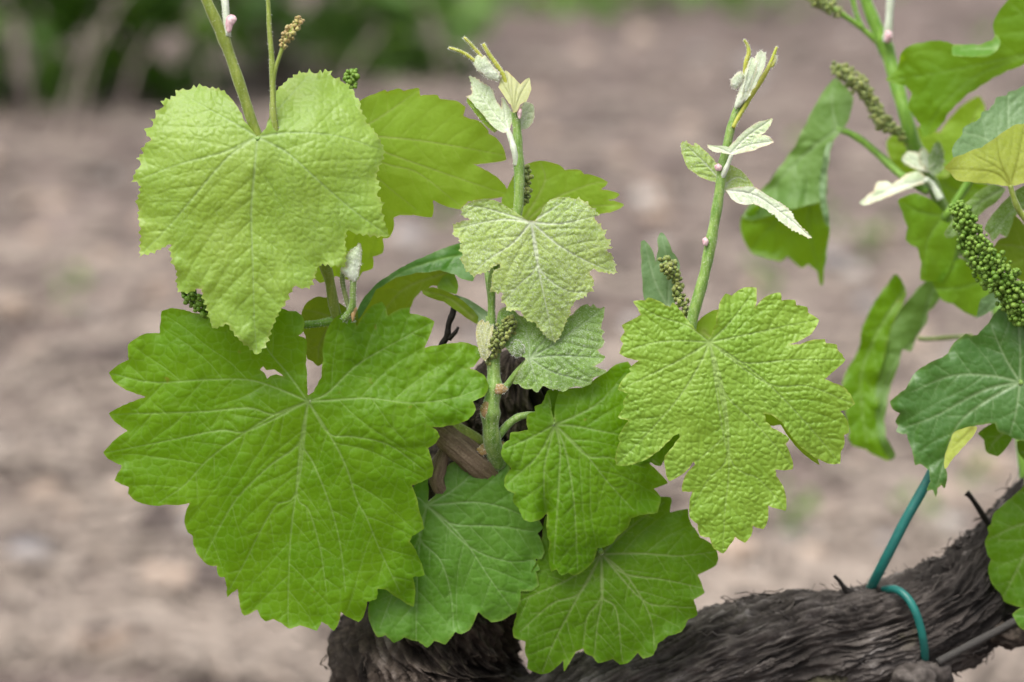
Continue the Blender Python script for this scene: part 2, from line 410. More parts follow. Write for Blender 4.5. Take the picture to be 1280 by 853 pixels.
def patch(polys, step):
    """clip a grid to the outline; returns xy verts, faces, margin distance, sampler"""
    P0 = polys[0]; x0, y0 = P0.min(0) - 2 * step; x1, y1 = P0.max(0) + 2 * step
    nx, ny = int((x1 - x0) / step) + 2, int((y1 - y0) / step) + 2
    gx = x0 + np.arange(nx) * step; gy = y0 + np.arange(ny) * step
    X, Y = np.meshgrid(gx, gy)
    D = sdf_poly(X, Y, polys)
    D[np.abs(D) < 1e-4] = 1e-4
    ins = D > 0
    idx = -np.ones(D.shape, int); idx[ins] = np.arange(ins.sum())
    vx = [X[ins]]; vd = [D[ins]]; vy = [Y[ins]]
    c = ins[:-1, :-1].astype(int) + ins[:-1, 1:] + ins[1:, 1:] + ins[1:, :-1]
    full = np.argwhere(c == 4)
    i, j = full[:, 0], full[:, 1]
    faces = np.stack([idx[i, j], idx[i + 1, j], idx[i + 1, j + 1], idx[i, j + 1]], -1).tolist()
    ev = {}; ex, ey = [], []; base = int(ins.sum())
    def edge(a, b):
        k = (a, b) if a < b else (b, a)
        if k not in ev:
            da, db = D[k[0]], D[k[1]]; t = da / (da - db)
            ex.append(X[k[0]] + (X[k[1]] - X[k[0]]) * t); ey.append(Y[k[0]] + (Y[k[1]] - Y[k[0]]) * t)
            ev[k] = base + len(ex) - 1
        return ev[k]
    for (i, j) in np.argwhere((c > 0) & (c < 4)):
        cs = [(i, j), (i + 1, j), (i + 1, j + 1), (i, j + 1)]
        poly = []
        for k in range(4):
            a, b = cs[k], cs[(k + 1) % 4]
            if ins[a]: poly.append(int(idx[a]))
            if ins[a] != ins[b]: poly.append(edge(a, b))
        if len(poly) >= 3: faces.append(poly)
    vx = np.concatenate(vx + [np.array(ex)]); vy = np.concatenate(vy + [np.array(ey)])
    vd = np.concatenate(vd + [np.zeros(len(ex))])
    def samp(x, y):
        a = min(max(int((x - x0) / step), 0), nx - 1); b_ = min(max(int((y - y0) / step), 0), ny - 1)
        return D[b_, a]
    return vx, vy, vd, faces, samp

def seg_dist(p, line):
    a, b = line[:-1], line[1:]; e = b - a
    t = np.clip(((p - a) * e).sum(1) / ((e * e).sum(1) + 1e-9), 0, 1)
    return np.sqrt((((a + e * t[:, None]) - p) ** 2).sum(1)).min()

def secondaries(mains, samp, spacing, r):
    out = []
    for mi, ln in enumerate(mains):
        d = np.hypot(*np.diff(ln, axis=0).T); arc = np.concatenate([[0], np.cumsum(d)])
        a = spacing * r.uniform(0.8, 1.2); side = r.choice([-1, 1])
        while a < arc[-1] - spacing * 0.4:
            k = min(np.searchsorted(arc, a) - 1, len(ln) - 2); k = max(k, 0)
            p = ln[k] + (ln[k + 1] - ln[k]) * ((a - arc[k]) / (d[k] + 1e-9))
            th0 = math.atan2(*(ln[k + 1] - ln[k])[::-1])
            th = th0 + side * math.radians(r.uniform(42, 56)); L = 0
            pts = [p.copy()]; q = p.copy()
            curve = -side * math.radians(r.uniform(0.1, 0.35))
            while L < 170:
                q = q + 3 * np.array([math.cos(th), math.sin(th)]); L += 3
                th += curve * 3 * min(1, 60 / (L + 30)) + r.normal(0, 0.025)
                if samp(q[0], q[1]) < 2: break
                if L > 9 and any(np.min(np.hypot(*(z - q).T)) < 7 for z in out): break
                if L > 12 and any(seg_dist(q, mains[z]) < 5 for z in range(len(mains)) if z != mi): break
                pts.append(q.copy())
            if len(pts) > 3: out.append(np.array(pts)[::2] if len(pts) > 6 else np.array(pts))
            a += spacing * r.uniform(0.35, 0.75); side = -side
    return out

def vein_field(vx, vy, lines, r0, r1, dist, val):
    for ln in lines:
        d = np.hypot(*np.diff(ln, axis=0).T); arc = np.concatenate([[0], np.cumsum(d)]); T = arc[-1] + 1e-9
        for k in range(len(ln) - 1):
            (ax, ay), (bx, by) = ln[k], ln[k + 1]; pad = 26
            s = np.nonzero((vx > min(ax, bx) - pad) & (vx < max(ax, bx) + pad) & (vy > min(ay, by) - pad) & (vy < max(ay, by) + pad))[0]
            if not len(s): continue
            x, y = vx[s], vy[s]; ex, ey = bx - ax, by - ay
            t = np.clip(((x - ax) * ex + (y - ay) * ey) / (ex * ex + ey * ey + 1e-9), 0, 1)
            dd = np.hypot(x - ax - t * ex, y - ay - t * ey)
            hw = r0 + (r1 - r0) * (arc[k] + t * d[k]) / T
            dist[s] = np.minimum(dist[s], dd)
            val[s] = np.maximum(val[s], np.exp(-(dd / hw) ** 2) * (1 - 0.45 * (arc[k] + t * d[k]) / T))

def leaf_geo(outline, J, mains, w0, step=1.5, holes=(), gx=0, gy=0, dome=0.0, fold=0.0, quilt=2.2, qs=8, blister=1.0, cell=12, und=6, wave=4, sec=26, groove=1.6, fn=None, seed=1, rimw=2.0, blg=0.035, vr=(1.9, 0.8), teeth=0, pitch=7.0):
    r = np.random.default_rng(seed)
    poly = bulge(parse(outline) if isinstance(outline, str) else np.asarray(outline, float), blg)
    if teeth: poly = toothed(poly, teeth, np.array(J, float), pitch)
    polys = [poly] + [parse(h) for h in holes]
    vx, vy, vd, faces, samp = patch(polys, step)
    J = np.array(J, float)
    ml = []
    for s in mains:
        p = parse(s); p = np.vstack([J, p]) if np.hypot(*(p[0] - J)) > 3 else p
        ml.append(catmull(p, 6) if len(p) > 2 else p)
    d1 = np.full(vx.shape, 30.0); v1 = np.zeros(vx.shape); d2 = np.full(vx.shape, 30.0); v2 = np.zeros(vx.shape)
    vein_field(vx, vy, ml, vr[0], vr[1], d1, v1)
    sc = secondaries(ml, samp, sec, r) if sec else []
    vein_field(vx, vy, sc, max(vr[0] * 0.45, 0.7), max(vr[1] * 0.6, 0.5), d2, v2)
    wx = vx + 5 * vnoise(vx / 23, vy / 23, seed=seed); wy = vy + 5 * vnoise(vx / 23, vy / 23, seed=seed + 3)
    f1, f2, cid = worley(wx, wy, cell, seed)
    e = f2 - f1
    f1b, f2b, cidb = worley(wx * 1.0 + 9, wy + 4, cell * 0.5, seed + 40)
    dmin = np.minimum(d1, d2)
    w = w0 + gx * (vx - J[0]) + gy * (vy - J[1])
    rr = np.hypot(vx - J[0], vy - J[1])
    w -= dome * rr ** 2 / 200.0
    if fold and ml:
        a, b = ml[0][0], ml[0][-1]; t = (b - a) / np.hypot(*(b - a))
        pd = np.abs((vx - a[0]) * -t[1] + (vy - a[1]) * t[0])
        w += fold * (np.sqrt(pd ** 2 + 100) - 10)
    near = np.clip(rr / 25, 0, 1)
    w += quilt * near * (1 - np.exp(-dmin / qs)) * (0.7 + 0.6 * (vnoise(vx / 40, vy / 40, seed=seed + 8)))
    w += blister * near * (1 - np.exp(-e / (cell * 0.28))) * (0.5 + cid)
    w += blister * 0.35 * near * (1 - np.exp(-(f2b - f1b) / (cell * 0.15))) * (0.3 + cidb)
    w -= groove * v1 * 0.7 + groove * 0.4 * v2
    w += und * fbm(vx / 95, vy / 95, seed=seed + 21, octv=3)
    w += wave * np.exp(-vd / 16) * vnoise(vx / 22, vy / 22, seed=seed + 31)
    if fn is not None: w = w + fn(vx, vy)
    vein = np.clip(v1, 0, 1)
    hub = np.exp(-(rr / 5) ** 2)
    vein = np.maximum(vein, hub)
    cellv = np.exp(-(e / 1.3) ** 2) * 0.9
    rim = np.exp(-(vd / rimw) ** 2)
    pos = P(vx, vy, w)
    return pos, faces, dict(vein=vein, vein2=v2, cell=cellv, rim=rim), lambda x, y: w[np.argmin((vx - x) ** 2 + (vy - y) ** 2)]

VINE = None
def leaf(label, mat, *patches, parent=None, name='leaf'):
    """a leaf blade of one or more sheets (a folded blade has several), each dict(outline=..., ...) with optional mat"""
    allv, allf, at, mi, off = [], [], {'vein': [], 'vein2': [], 'cell': [], 'rim': []}, [], 0
    mats = []; first = None
    for pt in patches:
        pt = dict(pt); mt = M[pt.pop('mat', mat)]
        v, f, a, wf = leaf_geo(**pt)
        if first is None: first = (v, pt, wf)
        if mt not in mats: mats.append(mt)
        allv.append(v); allf += [[k + off for k in q] for q in f]; off += len(v)
        mi += [mats.index(mt)] * len(f)
        for k in at: at[k].append(a[k])
    v = np.vstack(allv)
    J = first[1]['J']; org = P(J[0], J[1], first[1]['w0'])
    o = mesh_obj(name, v, allf, None, VINE if parent is None else parent, {k: np.concatenate(x) for k, x in at.items()}, origin=org, label=label)
    for mt in mats: o.data.materials.append(mt)
    o.data.polygons.foreach_set('material_index', mi)
    return o

def petiole(lf, pts, mat='stem'):
    return stem('petiole', pts, M[mat], lf, seg=10, n=7)

def fuzz(o, n, ln, seed=1, wid=0.28, mat='down'):
    """short woolly hairs standing on a downy part"""
    r = np.random.default_rng(seed); me = o.data; nv = len(me.vertices)
    co = np.empty(nv * 3); me.vertices.foreach_get('co', co); co = co.reshape(-1, 3)
    no = np.empty(nv * 3); me.vertex_normals.foreach_get('vector', no); no = no.reshape(-1, 3)
    k = r.integers(0, nv, n); p = co[k]; d = no[k] * r.choice([-1, 1], n)[:, None] if o.name.startswith('leaf') else no[k]
    d = d + r.normal(0, 0.9, (n, 3)) + np.array([0, 0, -0.15]); d /= np.linalg.norm(d, axis=1)[:, None]
    L = r.uniform(0.4, 1.0, n)[:, None] * ln * S
    sdv = np.cross(d, r.normal(size=(n, 3))); sdv /= np.linalg.norm(sdv, axis=1)[:, None] + 1e-9
    w_ = sdv * wid * S
    mid = p + d * L * 0.5; tip = p + d * L + r.normal(0, 0.35, (n, 3)) * L
    V = np.stack([p - w_, p + w_, mid - w_ * .7, mid + w_ * .7, tip], 1).reshape(-1, 3)
    b_ = np.arange(n)[:, None] * 5
    F = np.concatenate([b_ + np.array([[0, 1, 3]]), b_ + np.array([[0, 3, 2]]), b_ + np.array([[2, 3, 4]])]).tolist()
    org = np.array(WORLD_LOC[o.name])
    return mesh_obj('down', V + org, F, M[mat], o, origin=org, kind='stuff')

ICO = None
def ico():
    global ICO
    if ICO is None:
        import bmesh
        bm = bmesh.new(); bmesh.ops.create_icosphere(bm, subdivisions=2, radius=1)
        ICO = (np.array([v.co[:] for v in bm.verts]), [[v.index for v in f.verts] for f in bm.faces]); bm.free()
    return ICO

def flower_cluster(path, beads, mat, label, seed, bead_r=4.0, stalk=2.2, stalkmat='stem', lobes=1.0):
    """path rows x, y, w, spread"""
    r = np.random.default_rng(seed)
    c = catmull(path, 8)
    o = stem('flower_cluster', [(p[0], p[1], p[2], stalk) for p in path], M[stalkmat], VINE, seg=8, n=5, label=label)
    iv, jf = ico(); V, F = [], []; placed = []; tries = 0
    while len(placed) < beads and tries < beads * 40:
        tries += 1
        k = r.integers(0, len(c)); x, y, w, sp = c[k]
        if sp < 3.5: continue
        lump = 0.45 + 0.55 * math.sin(k * lobes * 1.1 + seed) ** 2
        a, b = r.uniform(0, 2 * math.pi), r.uniform(-1, 1)
        rad = sp * lump * r.uniform(0.45, 1.0) ** 0.5; q = math.sqrt(1 - b * b)
        p = np.array([x + rad * q * math.cos(a), y + rad * b, w + rad * q * math.sin(a)])
        br = bead_r * r.uniform(0.6, 1.15)
        if any(((p - z[0]) ** 2).sum() < (0.8 * (br + z[1])) ** 2 for z in placed): continue
        placed.append((p, br))
    for k, (p, br) in enumerate(placed):
        ctr = P(*p); ax = r.normal(size=3); ax /= np.linalg.norm(ax)
        sh = iv * (1 + 0.10 * np.cos(5 * np.arctan2(iv[:, 1], iv[:, 0]))[:, None] * (1 - iv[:, 2:3] ** 2))
        sh = sh + 0.25 * ax * (sh @ ax)[:, None]
        V.append(ctr + sh * br * S); F += [[i + k * len(iv) for i in f] for f in jf]
    mesh_obj('flower_buds', np.vstack(V), F, M[mat], o, kind='stuff')
    return o

def blob(name, poly, w0, mat, thick, parent=None, label=None, seed=3, pleat=1.3, hairs=0):
    """a closed, rounded bud or stipule: an outline with two bulging sides"""
    poly = parse(poly)
    vx, vy, vd, faces, _ = patch([bulge(poly, 0.04)], 1.2)
    hgt = thick * np.sqrt(np.clip(vd / (vd.max() + 1e-6), 0, 1)) 
    nz = 0.9 * fbm(vx / 5, vy / 5, seed=seed)
    q_ = poly - poly.mean(0); ev_, evec = np.linalg.eigh(q_.T @ q_); ax_ = evec[:, 0]
    ph = (vx * ax_[0] + vy * ax_[1]) * 1.15 + 0.8 * vnoise(vx / 9, vy / 9, seed=seed + 2)
    ridge = pleat * np.abs(np.sin(ph))
    f = P(vx, vy, w0 + hgt + nz + ridge); bck = P(vx, vy, w0 - hgt * 0.8)
    n = len(vx); fs = faces + [[k + n for k in q[::-1]] for q in faces]
    rim = np.exp(-(vd / 1.6) ** 2)
    vein = np.exp(-((np.sin(ph)) / 0.25) ** 2) * 0.3
    o = mesh_obj(name, np.vstack([f, bck]), fs, M[mat], VINE if parent is None else parent,
                    dict(vein=np.tile(vein, 2), vein2=np.zeros(2 * n), cell=np.zeros(2 * n), rim=np.tile(rim, 2)), label=label)
    if mat in ('white', 'cream', 'silver_green') or hairs: fuzz(o, hairs or 500, 3.2)
    return o

#==GROUND==
# ------------------------------------------------------------------ ground, weeds and stones behind the vine
m, nt, out = new_mat('soil')
tc = N(nt, 'ShaderNodeTexCoord').outputs['Object']
n1 = noise(nt, tc, 2.2, 4, 0.6); n2 = noise(nt, tc, 9, 3, 0.55, 0.6); n3 = noise(nt, tc, 70, 3, 0.6)
c = ramp(nt, math_n(nt, 'ADD', math_n(nt, 'MULTIPLY', n1, 0.35), math_n(nt, 'MULTIPLY', n2, 0.65)),
         [(0.34, (0.030, 0.021, 0.017)), (0.45, (0.068, 0.050, 0.043)), (0.55, (0.112, 0.084, 0.073)), (0.68, (0.200, 0.156, 0.136))])
c = mixc(nt, remap(nt, n3, 0.5, 0.75, 0, 0.4), c, (0.145, 0.112, 0.098))
b = N(nt, 'ShaderNodeBsdfPrincipled'); nt.links.new(c, b.inputs['Base Color']); b.inputs['Roughness'].default_value = 0.95
bp = N(nt, 'ShaderNodeBump'); bp.inputs['Distance'].default_value = 0.02; nt.links.new(n2, bp.inputs['Height']); nt.links.new(bp.outputs[0], b.inputs['Normal'])
nt.links.new(b.outputs[0], out.inputs['Surface']); M['soil'] = m

def gz(x, y):
    near = np.clip((y + 1) / 2, 0, 1) * np.exp(-np.clip(y - 9, 0, None) / 6)
    return near * (0.022 * fbm(x * 1.6, y * 1.6, seed=50) + 0.06 * np.maximum(fbm(x * 6, y * 6, seed=51), -0.15) + 0.03 * np.abs(vnoise(x * 17, y * 17, seed=53)))
ys = np.concatenate([np.linspace(-12, 1.2, 14), np.linspace(1.25, 9, 330), np.linspace(9.5, 90, 40)])
xs = np.concatenate([np.linspace(-60, -2.4, 24), np.linspace(-2.3, 2.3, 230), np.linspace(2.4, 60, 24)])
X, Y = np.meshgrid(xs, ys); Z = gz(X, Y)
nx = len(xs); i = np.arange(len(ys) - 1)[:, None]; j = np.arange(nx - 1)[None]
F = np.stack([i * nx + j, i * nx + j + 1, (i + 1) * nx + j + 1, (i + 1) * nx + j], -1).reshape(-1, 4)
g = mesh_obj('ground', np.stack([X, Y, Z], -1).reshape(-1, 3), F, M['soil'], origin=(0, 0, 0))
g['kind'] = 'structure'; g['label'] = 'bare brown stony vineyard soil'

def simple_mat(name, a, b_, sc, rough=0.85, trans=None):
    m, nt, out = new_mat(name)
    tc = N(nt, 'ShaderNodeTexCoord').outputs['Object']
    c = mixc(nt, remap(nt, noise(nt, tc, sc, 4, 0.6), 0.35, 0.65), a, b_)
    b = N(nt, 'ShaderNodeBsdfPrincipled'); nt.links.new(c, b.inputs['Base Color']); b.inputs['Roughness'].default_value = rough
    if trans:
        t = N(nt, 'ShaderNodeBsdfTranslucent'); t.inputs['Color'].default_value = (*trans, 1)
        ms = N(nt, 'ShaderNodeMixShader'); ms.inputs[0].default_value = 0.35
        nt.links.new(b.outputs[0], ms.inputs[1]); nt.links.new(t.outputs[0], ms.inputs[2]); nt.links.new(ms.outputs[0], out.inputs['Surface'])
    else: nt.links.new(b.outputs[0], out.inputs['Surface'])
    return m
M['stone_pale'] = simple_mat('stone_pale', (0.34, 0.315, 0.29), (0.46, 0.43, 0.40), 30)
M['stone_tan'] = simple_mat('stone_tan', (0.26, 0.195, 0.145), (0.35, 0.27, 0.215), 30)
M['stone_grey'] = simple_mat('stone_grey', (0.15, 0.14, 0.14), (0.23, 0.215, 0.215), 30)
M['clod'] = simple_mat('soil_clod', (0.045, 0.034, 0.029), (0.095, 0.073, 0.064), 40, 0.95)
M['straw'] = simple_mat('dry_straw', (0.17, 0.135, 0.11), (0.30, 0.25, 0.21), 20)
M['bush'] = simple_mat('bush_leaf', (0.020, 0.060, 0.006), (0.105, 0.225, 0.018), 5, 0.5, (0.18, 0.38, 0.02))
M['weed'] = simple_mat('weed_leaf', (0.07, 0.15, 0.03), (0.14, 0.24, 0.05), 12, 0.6, (0.22, 0.4, 0.04))
M['bush_stem'] = simple_mat('bush_stem', (0.05, 0.035, 0.025), (0.11, 0.085, 0.06), 30)

def stone_mesh(r):
    iv, jf = ico()
    k = 1 + 0.22 * fbm(iv[:, 0] * 1.3 + r.uniform(0, 50), iv[:, 1] * 1.3, iv[:, 2] * 1.3, seed=int(r.integers(99)))
    v = iv * k[:, None] * np.array([1, r.uniform(0.7, 0.95), r.uniform(0.45, 0.65)])
    return v, jf
r = np.random.default_rng(11)
STONES = [  # x, y on the picture's ground, size m, kind, label
    (48, 492, 0.045, 'stone_pale', 'small whitish stone lying on bare soil beside the big toothed leaf'),
    (95, 792, 0.036, 'stone_pale', 'pale grey stone on the soil below the big toothed leaf'),
    (18, 826, 0.055, 'stone_tan', 'large tan stone on the soil near the whitish one'),
    (1033, 652, 0.050, 'stone_tan', 'beige stone on the soil behind the lime leaf and the plastic tie'),
    (1070, 610, 0.034, 'stone_tan', 'small beige stone on the soil above the plastic tie'),
    (985, 590, 0.060, 'stone_pale', 'broad pale stone on the soil behind the tip of the lime leaf'),
    (1180, 690, 0.050, 'stone_pale', 'whitish stone on the soil between tie and old arm'),
    (940, 90, 0.12, 'stone_grey', 'large grey stone far off behind the shoot tip'),
]
for (px, py, sz, mt, lab) in STONES:
    p = G(px, py); v, f = stone_mesh(r)
    o = mesh_obj('stone', v * sz * 0.5 + np.array([p[0], p[1], float(gz(p[0:1], p[1:2])[0]) + sz * 0.1]), f, M[mt])
    o['label'] = lab; o['category'] = 'stone'
kinds = ['clod', 'stone_tan', 'clod', 'stone_grey', 'stone_tan', 'stone_pale', 'stone_tan', 'clod']
GL = {'clod': ('soil_clod', 'dark brown clod of earth on the bare ground', 'clods of earth on the ground', 'clod'),
      'stone_tan': ('stone', 'small tan pebble scattered on the bare ground', 'tan pebbles on the ground', 'pebble'),
      'stone_grey': ('stone', 'small grey pebble scattered on the bare ground', 'grey pebbles on the ground', 'pebble'),
      'stone_pale': ('stone', 'small chalky white pebble scattered on the bare ground', 'white pebbles on the ground', 'pebble')}
protos = {}
for k in range(520):
    px, py = r.uniform(-40, 1320), 853 - 800 * r.uniform(0, 1) ** 1.3
    p = G(px, py); mt = kinds[k % 8]; nm, lab, grp, cat = GL[mt]
    sz = r.uniform(0.02, 0.075) * (0.7 if mt == 'stone_pale' else 1)
    key = (mt, k % 3)
    if key not in protos:
        v, f = stone_mesh(r); o = mesh_obj(nm, v * 0.5, f, M[mt], origin=(0, 0, 0)); protos[key] = o
    else:
        o = protos[key].copy(); COL.objects.link(o)
    o.scale = (sz, sz, sz); o.rotation_euler = (r.uniform(-.3, .3), r.uniform(-.3, .3), r.uniform(0, 6))
    o.location = (p[0], p[1], float(gz(p[0:1], p[1:2])[0]) + sz * 0.08)
    o['label'] = lab; o['group'] = grp; o['category'] = cat

V, F = [], []
for k in range(5000):
    px, py = r.uniform(-60, 1340), 870 - 800 * r.uniform(0, 1) ** 1.3
    p = G(px, py); a = r.uniform(0, math.pi); L = r.uniform(0.03, 0.16); wd = r.uniform(0.001, 0.0045)
    d = np.array([math.cos(a), math.sin(a), r.uniform(-.1, .1)]); s_ = np.array([-math.sin(a), math.cos(a), 0]) * wd
    z0 = float(gz(p[0:1], p[1:2])[0]) + 0.006
    c0 = np.array([p[0], p[1], z0 + abs(d[2]) * L])
    mid = c0 + np.array([0, 0, 0.004]) + s_ * r.uniform(-4, 4)
    b0 = len(V)
    for q in (c0 - d * L / 2, mid, c0 + d * L / 2):
        V += [q - s_, q + s_, q + np.array([0, 0, wd])]
    for q in (0, 3):
        F += [[b0 + q, b0 + q + 3, b0 + q + 5, b0 + q + 2], [b0 + q + 2, b0 + q + 5, b0 + q + 4, b0 + q + 1]]
o = mesh_obj('straw_litter', np.array(V), F, M['straw'], kind='stuff'); o['label'] = 'dry straw and twigs littered over the soil'; o['category'] = 'straw'

def leafy(n, ctr, ext, size, r, flat=0.5):
    V, F = [], []
    for k in range(n):
        p = r.normal(size=3); p = p / np.linalg.norm(p) * r.uniform(0.25, 1) ** 0.6
        p = ctr + p * ext
        if p[2] < 0.02: p[2] = r.uniform(0.02, 0.08)
        nrm = r.normal(size=3) + np.array([0, -0.4, 0.9]); nrm /= np.linalg.norm(nrm)
        a = np.cross(nrm, r.normal(size=3)); a /= np.linalg.norm(a); b_ = np.cross(nrm, a)
        s_ = size * r.uniform(0.5, 1.3); b0 = len(V)
        V += [p - a * s_ * .5, p - a * s_ * .15 + b_ * s_ * .38 + nrm * s_ * .05, p + a * s_ * .25 + b_ * s_ * .3, p + a * s_ * .6 - nrm * s_ * .12,
              p + a * s_ * .25 - b_ * s_ * .3, p - a * s_ * .15 - b_ * s_ * .38 + nrm * s_ * .05, p + nrm * -0.06 * s_]
        for q in range(6): F.append([b0 + q, b0 + (q + 1) % 6, b0 + 6])
    return np.array(V), F
def bush(px, py, ext, n, size, label, seed, mat='bush', zc=None, name='background_bush', cat='bush', group=None):
    r = np.random.default_rng(seed); p = G(px, py)
    e = empty(name, (p[0], p[1], 0), label, cat, group)
    ctr = np.array([p[0], p[1], ext[2] * 0.95 if zc is None else zc])
    v, f = leafy(n, ctr, np.array(ext), size, r)
    mesh_obj('foliage', v, f, M[mat], e, kind='stuff', smooth=False)
    for k in range(4):
        t = ctr + r.normal(size=3) * np.array(ext) * 0.45
        b0 = np.array([p[0] + r.uniform(-.04, .04), p[1] + r.uniform(-.04, .04), -0.02])
        pts = catmull([b0, (b0 * .6 + t * .4) + r.normal(size=3) * 0.03, t], 6)
        tv, tf = tube_mesh(pts, np.linspace(0.012, 0.004, len(pts)) * (1 if ext[2] > 0.2 else 0.3), 6)
        mesh_obj('stem', tv, tf, M['bush_stem'], e)
    return e
bush(10, 135, (0.46, 0.35, 0.50), 620, 0.085, 'dense dark green bush behind the pale leaf, farthest from the large bud cluster', 1)
bush(185, 128, (0.34, 0.3, 0.46), 330, 0.10, 'leafy green bush rising behind the top of the pale leaf', 2)
bush(345, 96, (0.34, 0.3, 0.42), 300, 0.085, 'dark leafy bush behind the thin tendril above the pale leaf', 3)
bush(505, 104, (0.22, 0.22, 0.17), 120, 0.10, 'light green low bush behind the yellow green leaf', 4, 'weed')
bush(720, 22, (0.5, 0.4, 0.12), 60, 0.10, 'low green weed patch far off beyond the upright downy shoot tip', 5, 'weed')
bush(890, 20, (0.4, 0.4, 0.12), 60, 0.10, 'low green weed patch far off beyond the slender shoot tip', 6, 'weed')
rs = np.random.default_rng(31)
for k, (px, py, hh, lean) in enumerate([(70, 190, 0.34, 0.16), (95, 175, 0.30, 0.10), (40, 170, 0.26, -0.05), (150, 165, 0.22, 0.08), (265, 150, 0.24, -0.06), (420, 150, 0.20, 0.10), (560, 120, 0.26, -0.08), (970, 90, 0.30, 0.05)]):
    p = G(px, py); pts = catmull([(p[0], p[1], -0.01), (p[0] + lean * .35, p[1] + .02, hh * .55), (p[0] + lean, p[1] + .05, hh)], 6)
    tv, tf = tube_mesh(pts, np.linspace(0.007, 0.003, len(pts)), 6)
    o = mesh_obj('dry_stalk', tv, tf, M['straw'], origin=(p[0], p[1], 0))
    o['label'] = 'thin dry beige weed stalk standing on the soil before the bushes'; o['category'] = 'dry stalk'; o['group'] = 'dry weed stalks on the soil'
WE = [(460, 560), (225, 665), (90, 400), (990, 690), (1000, 215), (1090, 330), (1040, 300), (960, 380), (1210, 640), (1150, 690), (700, 840), (560, 300), (1230, 60), (930, 40), (1120, 20)]
for k, (px, py) in enumerate(WE):
    bush(px, py, (0.03, 0.03, 0.012), 11, 0.022, 'small green weed seedling growing on the bare soil', 100 + k, 'weed', name='weed', cat='weed', group='weed seedlings on the soil')

#==VINE==
# ------------------------------------------------------------------ the vine: trunk, old arm, spur
base = P(600, 1010, -190); base_g = (float(base[0]), float(base[1]) + 0.02, 0.0)
VINE = empty('grapevine', base_g, 'old grapevine with shaggy dark bark and fresh green spring shoots', 'grapevine')

def bark_disp(amp, seed, twist=0.6):
    def f(R, A, T):
        a = A / S; x, y = np.cos(T), np.sin(T)
        tw = a / 260.0
        sw = tw * twist + (0.35 * vnoise(x * 1.1, y * 1.1, a / 90, seed=seed + 11) if twist > 1 else 0)
        x2, y2 = np.cos(T + sw), np.sin(T + sw)
        warp = 0.5 * fbm(x * 1.2, y * 1.2, a / 60, seed=seed + 3, octv=3)
        n1 = fbm(x * 1.1, y * 1.1, a / 120, seed=seed, octv=3)
        n2 = 1 - np.abs(vnoise(x2 * 4.5 + warp * 2, y2 * 4.5 + warp * 2, a / 70 + warp, seed=seed + 1)) * 2
        n3 = 1 - np.abs(vnoise(x2 * 11 + warp * 4, y2 * 11, a / 34 + warp, seed=seed + 2)) * 2
        n4 = 1 - np.abs(vnoise(x2 * 24 + warp * 6, y2 * 24, a / 22, seed=seed + 7)) * 2
        return R * (1 + amp * (1.3 * n1 + 0.5 * n2 + 0.55 * n3 + 0.35 * n4))
    return f

def woody(name, world_pts, mat, amp, seed, n=60, seg=260, label=None, parent=None, shade_wet_end=0.0, twist=0.6):
    c = catmull(world_pts, n)
    store = {}
    bd = bark_disp(amp, seed, twist)
    def d(R, A, T):
        R2 = bd(R, A, T); x, y = np.cos(T + A / S / 430), np.sin(T + A / S / 430)
        store['k'] = 0.55 * (R2 / R - 1) / amp + 1.3 * vnoise(x * 32, y * 32, A / S / 38, seed=seed + 60) + 0.6 * vnoise(x * 9, y * 9, A / S / 60, seed=seed + 61); return R2
    v, f = tube_mesh(c[:, :3], c[:, 3], seg, 0, d)
    kk = store['k'] - (shade_wet_end * np.clip((np.arange(len(c)) / len(c) - 0.62) / 0.1, 0, 1))[:, None]  # far end darkened: shade as well as wet put into the bark colour
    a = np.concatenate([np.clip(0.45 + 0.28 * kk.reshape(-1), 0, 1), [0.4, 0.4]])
    o = mesh_obj(name, v, f, M[mat], VINE if parent is None else parent, {'fibre': a}, label=label)
    return o, v[:-2].reshape(len(c), seg, 3), c

def rows(pts):
    pts = np.array(pts, float)
    return np.hstack([P(pts[:, 0], pts[:, 1], pts[:, 2]), pts[:, 3:4] * S])
tr = rows([(600, 1010, -225, 100), (545, 915, -222, 104), (530, 850, -220, 104), (535, 800, -218, 102), (565, 730, -205, 90), (595, 655, -175, 84), (612, 600, -160, 80), (632, 550, -146, 66), (646, 505, -132, 54), (652, 472, -124, 46), (654, 448, -122, 34), (654, 436, -122, 14)])
tr = np.vstack([[base_g[0], base_g[1] + 0.01, -0.03, 0.034], [base_g[0] + 0.006, base_g[1], 0.12, 0.029], [base_g[0] - 0.004, base_g[1] - 0.005, 0.33, 0.027], tr])
trunk, TS, TC = woody('trunk', tr, 'bark_dark', 0.24, 5, 40, 300, 'short dark trunk head with deep shaggy bark folds', twist=2.6)
ar = rows([(560, 1000, -205, 62), (640, 935, -205, 66), (720, 897, -205, 66), (800, 862, -205, 64), (900, 828, -205, 62), (1000, 806, -210, 62), (1080, 796, -215, 58), (1150, 778, -225, 60), (1210, 748, -245, 60), (1255, 696, -270, 50), (1292, 640, -290, 42), (1345, 590, -300, 38)])
arm, AS, AC = woody('cordon_arm', ar, 'bark_grey', 0.20, 9, 44, 300, 'thick grey brown old arm with peeling fibrous bark', shade_wet_end=1.6)

